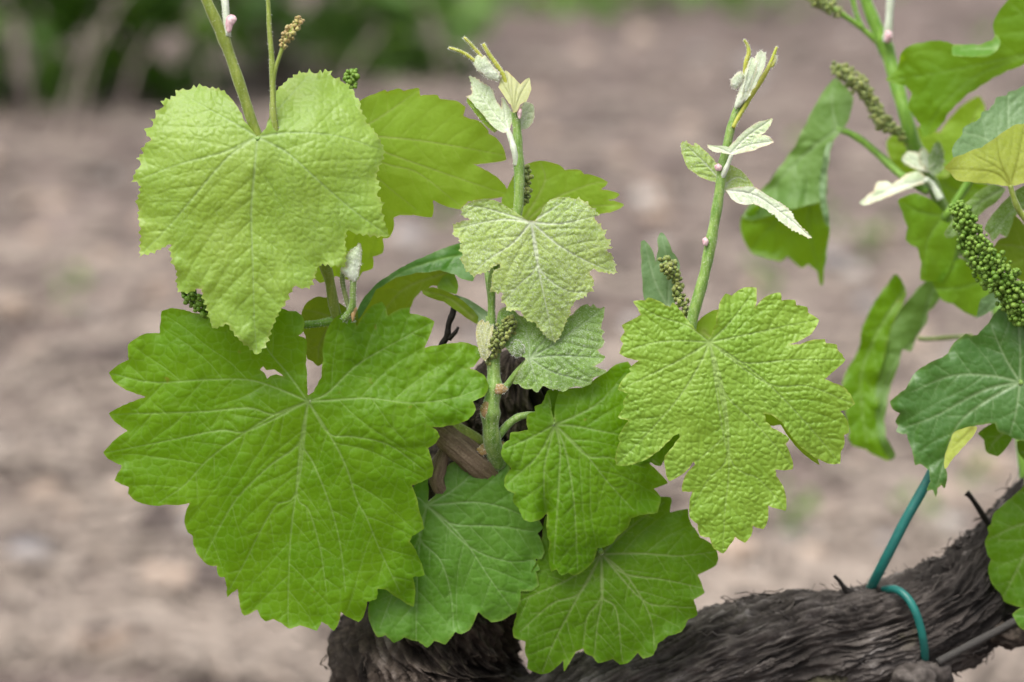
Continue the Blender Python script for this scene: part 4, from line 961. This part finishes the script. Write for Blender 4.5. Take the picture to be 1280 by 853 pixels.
L8 = leaf('dark green broad leaf overlapping the old arm, lowest of all', 'dark', dict(
  outline='''752 691 748 684 722 655 690 648 682 645 678 670 672 700 660 725 652 740 648 757 645 772 641 785 642 797 657 802 656 815 660 825 659 836 675 843 687 841 704 826 705 840 710 832 720 815 729 811 732 817 741 821 747 829 757 827 766 824 775 831 785 829 797 816 804 824 817 819 822 805 835 795 852 790 860 775 872 769 867 750 881 741 872 719 895 707 898 699 895 685 885 677 875 672 865 657 861 647 860 636 837 641 839 622 825 621 815 630 790 640 764 670 756 684 753 691''',
  J=(752, 693), mains=['753 745 747 780 743 818', '726 740 708 773 692 805 678 840', '780 716 803 750 815 780 818 815', '800 692 850 695 893 690', '785 662 830 628', '715 722 680 738 648 752', '752 745 735 770 729 806', '753 745 770 762 778 826', '780 717 830 725 878 735', '803 750 840 758 868 760', '725 741 690 755 650 790'],
  w0=-60, step=1.4, gx=0.0, gy=0.0, dome=0.08, quilt=1.8, blister=0.6, cell=12, und=9, wave=6, sec=28, seed=88, vr=(1.35, 0.6)),
  dict(outline='738 662 752 658 768 662 768 690 756 702 744 700', J=(752, 700), mains=['752 675'], w0=-68, step=1.8, sec=0, und=2, seed=89))
petiole(L8, [(752, 692, -54, 3), (746, 680, -66, 3.6), (725, 640, -76, 4.4), (690, 600, -84, 5), (650, 585, -95, 5)])

L9 = leaf('yellow green backlit leaf behind the pale heart shaped leaf', 'yellow', dict(
  outline='''449 127 457 122 470 117 481 112 484 115 500 111 505 114 524 110 525 120 536 119 547 119 550 124 560 125 572 127 582 134 579 145 588 149 600 152 611 164 610 167 618 171 624 177 630 187 633 200 612 204 590 205 605 212 625 225 635 240 634 245 605 249 585 252 575 262 555 257 541 250 542 262 540 272 517 269 500 269 492 272 492 287 487 297 478 298 480 308 478 317 466 321 467 328 466 336 453 340 445 352 420 345 400 354 390 345 393 320 400 280 415 200 432 150''',
  J=(430, 170), mains=['475 171 540 178 630 194', '480 190 530 208 600 232 634 243', '478 203 520 215 560 245 576 258', '470 150 523 113', '455 230 480 280 478 312', '470 220 520 262', '430 260 420 340'],
  w0=-10, step=1.6, gx=-0.25, dome=0.1, quilt=1.4, blister=0.4, cell=12, und=10, wave=6, sec=26, seed=99, vr=(1.3, 0.6),
  fn=lambda x, y: -0.3 * np.clip(y - 215 - 0.25 * (x - 480), 0, None)))
petiole(L9, [(430, 170, -14, 3), (420, 200, -6, 3.6), (400, 290, 30, 4.4), (404, 330, 42, 5)])

L10 = leaf('yellow green leaf behind the small silvery yellow leaf', 'yellow', dict(
  outline='''627 250 634 236 640 224 648 212 659 205 674 201 688 203 700 207 706 213 716 212 726 213 730 218 740 219 749 222 760 228 757 233 751 237 764 239 775 243 770 248 756 250 770 252 781 256 775 261 765 265 753 267 720 272 690 290 650 300 630 280''',
  J=(648, 285), mains=['690 250 740 230 758 228', '680 230 676 203', '700 262 779 256', '655 245 655 208'],
  w0=-70, step=1.7, gx=-0.1, dome=0.1, quilt=1.4, blister=0.5, cell=12, und=8, wave=5, sec=26, seed=101))
petiole(L10, [(648, 285, -70, 3), (636, 310, -55, 3.6), (618, 345, -30, 4), (615, 385, -14, 4)], 'stem_dull')

L11 = leaf('curled glossy leaf showing its paler underside behind the largest leaf', 'glossy',
  dict(outline='444 405 447 387 455 372 464 362 473 353 484 346 494 339 506 333 518 326 529 322 543 315 557 310 574 304 590 304 606 312 600 330 591 352 577 349 568 343 550 338 520 341 495 347 470 362 452 395', J=(600, 318), mains=['560 322 500 342 455 382'], w0=-52, step=1.6, gy=0.3, und=5, wave=3, quilt=1.4, blister=0.5, sec=24, seed=111, blg=0.02),
  dict(mat='olive', outline='440 440 446 400 458 378 470 360 495 346 520 340 550 337 568 342 572 359 570 367 556 358 540 357 526 364 518 373 512 387 506 410 490 440', J=(590, 330), mains=['545 345 500 365 460 420'], w0=-66, step=1.6, gy=-0.3, und=5, wave=3, quilt=1.4, blister=0.4, sec=24, seed=112, blg=0.02),
  dict(mat='fresh', outline='546 360 553 347 560 342 568 343 573 358 571 368 562 366', J=(560, 350), mains=['570 362'], w0=-58, step=1.6, sec=0, seed=113, und=2),
  dict(mat='olive', outline='527 364 531 361 540 359 557 364 566 368 574 373 591 387 598 396 597 406 587 400 577 393 554 377 534 371 529 368', J=(590, 395), mains=['560 372 530 364'], w0=-56, step=1.5, gy=-0.3, sec=0, seed=114, und=2, blg=0.02),
  dict(mat='teal', outline='566 368 580 372 595 380 612 392 613 402 598 407 597 398 590 387 576 375', J=(605, 398), mains=['585 380'], w0=-58, step=1.6, gy=0.5, sec=0, seed=115, und=2, blg=0.02))
petiole(L11, [(600, 318, -54, 3), (607, 335, -46, 3.2), (612, 365, -24, 3.6), (615, 395, -14, 4)])
L11b = leaf('olive leaf underside seen through the notch of the largest leaf', 'olive', dict(
  outline='376 404 377 392 382 380 390 374 397 371 413 373 430 383 447 388 447 420 425 442 405 450 403 455 397 458 391 452 384 449 382 420', J=(418, 398), mains=['400 430 397 456', '395 390 380 388', '430 420 440 425'], w0=-22, step=1.7, und=6, seed=121, sec=22, dome=0.1))
leaf('dark leaf tip between the lime leaf lobes', 'dark', dict(outline='800 560 820 545 842 538 855 540 850 550 836 566 829 577 826 583 812 578 800 582', J=(800, 565), mains=['826 582'], w0=-30, step=1.6, sec=0, seed=131))
leaf('yellow green leaf hidden behind the lime leaf', 'yellow', dict(outline='868 408 876 398 884 392 896 387 912 392 940 430 968 470 990 505 1008 545 1025 582 1010 572 990 552 976 531 958 532 940 510 900 460 872 430', J=(880, 415), mains=['920 450 970 510 1022 578'], w0=-22, step=1.7, sec=26, seed=132, und=6))
leaf('grey green leaf folded upright behind the olive flower cluster', 'teal', dict(outline='801 302 805 300 812 307 817 317 820 330 823 312 822 298 825 291 828 291 837 305 840 315 846 322 850 332 847 352 842 385 822 390 806 378 803 350 802 326', J=(835, 384), mains=['818 350 806 304', '836 340 827 294'], w0=-48, step=1.6, sec=0, seed=133, quilt=1.0, blister=0.4, und=4))

# small downy leaves near the tips
S3a = leaf('small white downy leaf folding open on the slender shoot', 'white',
  dict(outline='884 181 892 182 911 184 919 176 926 168 934 161 940 157 947 153 956 151 966 148 963 157 956 166 946 171 956 169 962 171 967 178 960 182 952 184 943 188 934 190 915 194 902 191 892 190 885 185', J=(913, 192), mains=['935 170 962 151', '935 182 965 177', '900 186 886 182'], w0=10, step=0.9, gy=0.3, sec=7, quilt=2.2, qs=3, blister=0.3, cell=5, und=2, wave=1.5, seed=141, teeth=1.3, pitch=5, vr=(1.0, 0.5), blg=0.02, rimw=1.2))
petiole(S3a, [(914, 194, 8, 2.4), (911, 203, 4, 3), (906, 214, 0, 3.6), (902, 222, -4, 4)], 'stem_white')
S3b = leaf('narrow white downy leaf drooping behind the slender shoot', 'white',
  dict(outline='851 179 856 177 868 184 868 178 877 185 887 194 896 204 915 207 928 215 936 224 943 234 930 238 918 237 909 241 906 238 894 228 884 225 874 221 866 215 859 209 853 194', J=(905, 232), mains=['885 208 860 184', '920 222 934 226'], mat='silver', w0=-14, step=0.9, gy=0.2, sec=8, quilt=2.2, qs=3, blister=0.4, cell=5, und=2, wave=1.5, seed=142, teeth=1.3, pitch=5, vr=(1.2, 0.5), blg=0.02, rimw=1.2),
  dict(outline='906 238 918 235 935 233 943 234 960 245 970 251 979 256 986 262 992 269 992 273 1003 285 1016 298 1011 298 996 290 988 286 981 281 974 276 969 269 956 261 943 255 930 256 922 254 917 251 909 241', J=(908, 238), mains=['945 245 985 273 1013 297'], w0=-8, step=0.9, gy=0.2, sec=7, quilt=2.4, qs=3, blister=0.4, cell=5, und=2, wave=1.5, seed=143, teeth=1.3, pitch=5, vr=(1.2, 0.5), blg=0.02, rimw=1.2))
petiole(S3b, [(906, 238, -12, 2.4), (899, 246, -10, 3), (892, 275, -8, 3), (887, 302, -6, 4)], 'stem_white')
S2a = leaf('white downy leaf opening beside the downy tip of the upright shoot', 'white',
  dict(outline='586 95 590 96 597 99 603 103 611 108 617 114 619 123 626 134 628 121 633 128 639 138 641 150 637 162 630 167 626 165 620 162 612 154 605 145 598 137 592 130 584 122 590 117 589 110 590 105', J=(636, 164), mains=['612 135 590 100', '632 148 629 124'], w0=-4, step=1.0, gx=-0.2, gy=0.3, sec=9, quilt=1.4, qs=3, blister=0.4, cell=5, und=2, wave=1.5, seed=151, teeth=1.3, pitch=5, vr=(1.2, 0.5), blg=0.02, rimw=1.2),
  dict(mat='white', outline='645 150 650 135 657 127 662 129 667 132 668 142 667 150 660 160 652 163 646 162', J=(648, 162), mains=['662 134'], w0=-16, step=1.0, sec=8, quilt=1.4, qs=3, cell=5, blister=0.4, und=1, wave=1, seed=152, vr=(1.0, 0.5)),
  dict(mat='lime', outline='584 122 590 128 598 137 605 145 612 154 622 163 618 166 608 158 598 147 589 135 583 127', J=(622, 164), mains=['590 132'], w0=-7, step=1.0, sec=0, und=1, seed=153))
petiole(S2a, [(634, 162, -4, 3), (639, 175, -2, 3.8), (643, 190, 0, 3.8), (646, 207, -4, 4)], 'stem_white')
leaf('cream folded leaf with fan veins at the upright downy shoot tip', 'cream',
  dict(outline='625 100 629 93 633 88 637 92 640 95 645 100 649 104 650 106 655 101 662 97 663 104 664 110 662 118 659 125 655 128 650 131 646 140 642 141 639 133 630 120 624 111', J=(643, 140), mains=['638 118 633 90', '645 118 648 105', '650 120 662 99', '640 125 627 102', '641 128 640 97'], w0=6, step=0.9, gy=0.1, dome=0.5, sec=0, quilt=1.6, qs=3, blister=0.2, cell=5, und=1, wave=1, seed=161, teeth=1.0, pitch=5, vr=(0.9, 0.5), blg=0.03, rimw=1.4))

# ------------------------------------------------------------------ right-hand shoots, farther back
B = dict(step=2.4, quilt=1.6, blister=0.5, cell=12, sec=30, und=8, wave=5)
R1 = leaf('grey green drooping leaf folded lengthwise on a long stalk', 'mid',
  dict(outline='1045 97 1056 108 1067 122 1064 138 1058 155 1042 175 1037 190 1034 215 1032 250 1010 256 985 262 960 270 940 276 928 272 945 245 962 228 980 203 994 183 1008 155 1022 127 1034 108', J=(1047, 162), mains=['1040 130 1046 100', '1010 190 945 255'], w0=-330, gx=0.3, gy=0.1, seed=201, **B),
  dict(mat='fresh', outline='926 272 944 258 968 246 992 236 1012 230 1027 228 1031 240 1034 262 1037 285 1034 310 1030 335 1027 360 1022 340 1010 330 1003 336 997 332 985 320 976 327 967 325 950 320 942 318 935 310 926 290', J=(1030, 230), mains=['1010 270 1025 350', '985 260 940 310'], w0=-336, gx=0.1, gy=-0.15, seed=202, **B),
  dict(mat='teal', outline='1042 175 1037 190 1034 215 1032 240 1037 285 1031 278 1024 240 1028 205 1034 180', J=(1042, 176), mains=['1030 225 1036 280'], w0=-322, gx=0.3, seed=203, step=2.4, sec=0, und=3))
petiole(R1, [(1047, 162, -330, 4), (1060, 166, -328, 4.4), (1080, 178, -326, 4.6), (1103, 198, -322, 4.8), (1130, 222, -312, 5), (1160, 240, -306, 5)], 'stem_fresh')
R2 = leaf('broad yellow green leaf with a rolled edge at the top of the bright shoot', 'fresh',
  dict(outline='1107 100 1115 92 1122 87 1124 78 1126 67 1132 60 1140 56 1152 54 1167 51 1180 52 1192 56 1220 64 1240 64 1248 55 1241 32 1247 17 1260 0 1275 -12 1300 -20 1330 10 1325 60 1280 80 1260 88 1242 97 1225 108 1210 117 1196 130 1185 142 1175 158 1165 167 1152 172 1150 155 1140 142 1135 135 1140 117 1132 107 1120 105', J=(1320, 60), mains=['1250 75 1180 90 1112 100', '1230 90 1180 130 1156 168', '1280 20 1262 2'], w0=-250, gx=0.15, gy=-0.1, seed=211, **B),
  dict(mat='blue', outline='1190 57 1208 56 1225 56 1240 51 1246 42 1251 52 1247 63 1240 68 1232 71 1210 71 1190 70', J=(1245, 60), mains=['1200 63'], w0=-240, gy=0.9, seed=212, step=2.4, sec=0, und=2))
petiole(R2, [(1320, 60, -250, 4.5), (1290, 120, -265, 4.6), (1230, 200, -290, 5), (1180, 275, -300, 5.5)], 'stem_fresh')
leaf('yellow green leaf behind the broad leaf with the rolled edge', 'yellow', dict(outline='1108 178 1118 164 1130 158 1175 165 1190 145 1208 128 1225 120 1232 135 1220 170 1200 200 1185 222 1150 222 1125 215 1112 198', J=(1200, 230), mains=['1205 180 1226 128', '1150 190 1112 178'], w0=-370, seed=221, **B))
R45 = leaf('silvery green leaf with its yellow underside turned up beside the large bud cluster', 'teal',
  dict(outline='1290 104 1280 107 1270 113 1260 115 1258 120 1245 122 1243 130 1240 132 1236 138 1227 140 1226 147 1220 152 1210 156 1204 160 1203 168 1200 172 1192 182 1190 187 1192 200 1230 210 1290 190 1330 160 1330 110', J=(1263, 232), mains=['1240 180 1204 165', '1260 160 1260 118', '1280 160 1290 108'], w0=-78, gy=0.35, step=1.8, quilt=1.6, blister=0.7, cell=9, sec=20, und=5, wave=4, seed=231),
  dict(mat='under', outline='1180 210 1186 204 1192 197 1205 193 1215 188 1227 185 1236 178 1245 172 1256 164 1267 157 1280 155 1300 152 1335 160 1335 225 1300 232 1280 229 1260 233 1247 231 1235 229 1215 228 1195 225 1188 216', J=(1263, 232), mains=['1240 215 1183 211', '1250 200 1246 174', '1272 200 1280 158', '1255 215 1215 192'], w0=-62, gy=0.1, step=1.7, quilt=1.2, blister=0.4, cell=10, sec=20, und=5, wave=4, seed=232, vr=(1.6, 0.8)))
petiole(R45, [(1263, 232, -64, 3.4), (1266, 244, -66, 3.6), (1273, 262, -70, 4), (1290, 290, -80, 4.4), (1310, 360, -120, 5), (1300, 500, -220, 6), (1285, 620, -285, 7)], 'stem_olive')
leaf('white downy young leaf drooping from the bright shoot', 'white', dict(outline='1074 254 1082 247 1092 240 1094 232 1097 227 1107 226 1115 231 1125 224 1135 217 1150 214 1159 224 1152 230 1145 232 1132 237 1120 242 1108 247 1095 252 1080 257', J=(1157, 226), mains=['1120 234 1080 254'], w0=-300, step=2, gy=0.25, sec=0, seed=241, und=3))
petiole(bpy.data.objects[list(WORLD_LOC)[-1]], [(1157, 224, -300, 3.4), (1166, 232, -302, 4), (1176, 250, -302, 4.6)], 'stem_white')
tip = leaf('woolly white side shoot tip on the bright shoot', 'white',
  dict(outline='1127 200 1131 193 1136 189 1143 190 1149 193 1154 203 1156 214 1146 212 1137 208', J=(1155, 214), mains=['1145 202 1132 193', '1148 210 1132 202'], w0=-302, gy=0.5, step=1.4, sec=8, quilt=2, qs=3, blister=0.5, cell=5, und=3, wave=3, seed=411),
  dict(outline='1148 196 1150 187 1154 184 1160 190 1164 200 1164 214 1156 216 1150 208', J=(1160, 216), mains=['1154 188', '1160 195'], w0=-306, step=1.4, sec=8, quilt=2, qs=3, blister=0.5, cell=5, und=3, wave=3, seed=412, gx=0.3),
  dict(mat='silver_green', outline='1160 196 1165 186 1171 177 1176 180 1179 190 1180 203 1176 216 1166 220 1160 212', J=(1166, 218), mains=['1170 195 1172 180', '1175 205 1178 192'], w0=-298, step=1.4, sec=8, quilt=2, qs=3, blister=0.5, cell=5, und=3, wave=3, seed=413, gx=-0.4), name='shoot_tip'); fuzz(tip, 700, 4)
leaf('green leaf standing under the white young leaf', 'fresh', dict(outline='1122 250 1135 244 1147 242 1165 250 1177 262 1190 280 1197 300 1190 330 1177 352 1160 352 1150 350 1152 330 1147 310 1138 306 1132 300 1135 285 1128 265', J=(1180, 270), mains=['1160 300 1155 345', '1150 265 1126 252'], w0=-300, gx=-0.2, seed=251, **B))
R8 = leaf('large grey green leaf hanging edge on behind the lime leaf', 'deep',
  dict(outline='1120 342 1127 350 1133 368 1120 395 1108 430 1098 470 1096 520 1100 545 1112 577 1100 572 1090 568 1082 562 1074 560 1065 557 1060 548 1062 540 1057 517 1052 490 1054 475 1060 460 1067 450 1072 440 1075 432 1077 412 1083 398 1092 380 1100 368 1110 355', J=(1132, 360), mains=['1095 420 1075 480 1085 560'], w0=-346, gx=0.15, seed=261, **B),
  dict(mat='mid', outline='1195 307 1200 325 1188 340 1177 350 1180 365 1170 380 1160 390 1158 404 1152 412 1145 422 1139 440 1127 437 1124 452 1120 465 1114 480 1110 495 1105 525 1107 547 1120 570 1112 577 1100 550 1095 520 1098 470 1108 430 1120 395 1140 370 1170 340', J=(1150, 420), mains=['1165 365 1195 312', '1115 460 1102 520'], w0=-344, gx=0.1, seed=262, **B))
petiole(R8, [(1147, 423, -340, 3), (1160, 424, -338, 3), (1190, 422, -325, 3.2), (1214, 421, -300, 3.6)], 'stem_dull')
R9 = leaf('dark green leaf with a bluish sheen and a folded tip under the large bud cluster', 'sheen',
  dict(outline='1112 502 1122 494 1132 487 1137 477 1145 465 1157 457 1170 450 1178 447 1185 442 1190 432 1198 424 1207 417 1214 420 1222 419 1235 405 1245 390 1262 378 1290 380 1325 400 1338 460 1330 520 1300 548 1285 552 1272 550 1266 548 1260 544 1247 539 1244 529 1232 530 1220 532 1206 536 1192 542 1189 547 1184 562 1181 580 1184 597 1181 612 1177 606 1172 610 1170 622 1166 612 1158 614 1163 602 1162 589 1156 584 1150 580 1144 582 1142 572 1140 562 1136 552 1134 542 1127 543 1120 540 1123 533 1119 527 1125 517 1116 512', J=(1275, 478), mains=['1240 470 1190 470 1140 490', '1235 500 1195 535 1172 605', '1255 445 1238 405', '1275 430 1270 385', '1270 515 1262 545', '1230 488 1170 520 1128 536'], w0=-75, gx=0.12, step=1.7, quilt=2.0, blister=0.6, cell=11, sec=26, und=12, wave=7, seed=271, fn=lambda x, y: -0.004 * np.clip(1200 - x, 0, None) ** 1.7),
  dict(mat='under', outline='1222 533 1206 535 1192 541 1189 547 1184 562 1180 578 1181 587 1187 579 1193 571 1202 561 1211 551 1219 541', J=(1215, 536), mains=['1190 560'], w0=-70, gy=0.4, step=1.6, sec=0, und=2, seed=272))
petiole(R9, [(1275, 478, -78, 3.4), (1285, 484, -95, 4), (1300, 520, -160, 4.6), (1290, 600, -260, 5.5)], 'stem')
leaf('small dark leaf hanging below the folded tip leaf', 'dark', dict(outline='1222 542 1232 534 1245 528 1258 538 1266 547 1258 560 1247 571 1238 568 1233 565 1231 558 1230 550', J=(1262, 535), mains=['1245 550 1236 564'], w0=-150, step=2, sec=18, seed=281))
leaf('dark leaf showing behind the small dark leaf', 'dark', dict(outline='1271 552 1285 548 1310 555 1315 580 1295 585 1280 575 1273 566', J=(1300, 560), mains=['1278 566'], w0=-140, step=2.2, sec=0, seed=282))
R12 = leaf('broad dark green leaf hanging over the upper end of the old arm', 'dark', dict(outline='1285 602 1275 613 1265 622 1252 633 1242 642 1239 655 1234 660 1236 667 1231 677 1233 687 1235 695 1239 700 1236 706 1235 712 1240 730 1245 737 1251 742 1255 752 1265 756 1280 760 1310 762 1340 730 1345 640 1320 605', J=(1325, 655), mains=['1290 680 1255 745', '1280 655 1234 675', '1290 625 1278 615', '1310 710 1300 758'], w0=-165, gx=0.1, step=2.0, quilt=2, blister=0.6, cell=12, sec=24, und=8, wave=6, seed=291))
petiole(R12, [(1325, 655, -166, 4), (1330, 640, -190, 4.4), (1315, 620, -260, 5)])
leaf('small bluish leaf under the broad dark leaf', 'blue', dict(outline='1265 768 1275 760 1300 762 1310 780 1290 792 1276 786 1270 778', J=(1308, 770), mains=['1270 770'], w0=-150, step=2.2, sec=0, seed=292))
leaf('silvery downy leaf strip behind the large bud cluster', 'silver_green',
  dict(outline='1230 287 1238 272 1248 260 1262 245 1280 232 1300 236 1300 250 1280 262 1268 270 1264 284 1258 297 1250 292 1240 303 1236 292', J=(1300, 240), mains=['1265 265 1238 295'], w0=-130, step=1.8, gx=0.2, sec=14, seed=301, quilt=1.5, blister=0.4, cell=7, und=4),
  dict(mat='silver_green', outline='1180 292 1188 280 1196 268 1212 250 1225 238 1240 230 1258 236 1248 250 1232 262 1215 276 1200 288 1190 298 1182 297', J=(1258, 234), mains=['1220 258 1185 294'], w0=-180, step=1.8, sec=14, seed=302, quilt=1.5, blister=0.4, cell=7, und=4))
leaf('olive shaded leaf close behind the large bud cluster', 'olive', dict(outline='1236 320 1248 300 1258 297 1268 268 1280 282 1325 290 1330 370 1300 372 1275 350 1255 338', J=(1320, 330), mains=['1280 310 1245 305'], w0=-150, gx=0.1, seed=311, **B))
leaf('green leaf beneath the large bud cluster', 'fresh', dict(outline='1165 352 1180 338 1200 322 1225 345 1240 370 1232 392 1218 396 1205 390 1192 380 1178 376', J=(1230, 350), mains=['1200 360 1172 360'], w0=-300, seed=321, **B))
leaf('bluish leaf corner under the large bud cluster', 'teal', dict(outline='1221 398 1223 384 1226 374 1245 364 1262 358 1262 372 1248 380 1236 390', J=(1260, 362), mains=['1225 394'], w0=-180, step=2, sec=0, seed=322, und=3))
leaf('long green leaf behind the bright shoot below the yellow underside', 'fresh', dict(outline='1160 205 1185 198 1215 226 1240 232 1215 262 1200 285 1180 272 1165 240', J=(1180, 230), mains=['1200 240 1225 235'], w0=-390, seed=323, **B))

# ------------------------------------------------------------------ down on young leaves and shoots
for lf, n_, l_ in ((S3a, 900, 2.4), (S3b, 1100, 2.4), (S2a, 1100, 2.6), (L4, 2600, 1.9), (L5, 1400, 1.9)):
    fuzz(lf, n_, l_, wid=0.2)
for o in [q for q in bpy.data.objects if q.name.split('.')[0] in ('shoot', 'petiole', 'tendril') and q.type == 'MESH']:
    lvl3 = o.parent is not None and o.parent.parent is not None
    if not lvl3: fuzz(o, 420, 2.6, wid=0.16)
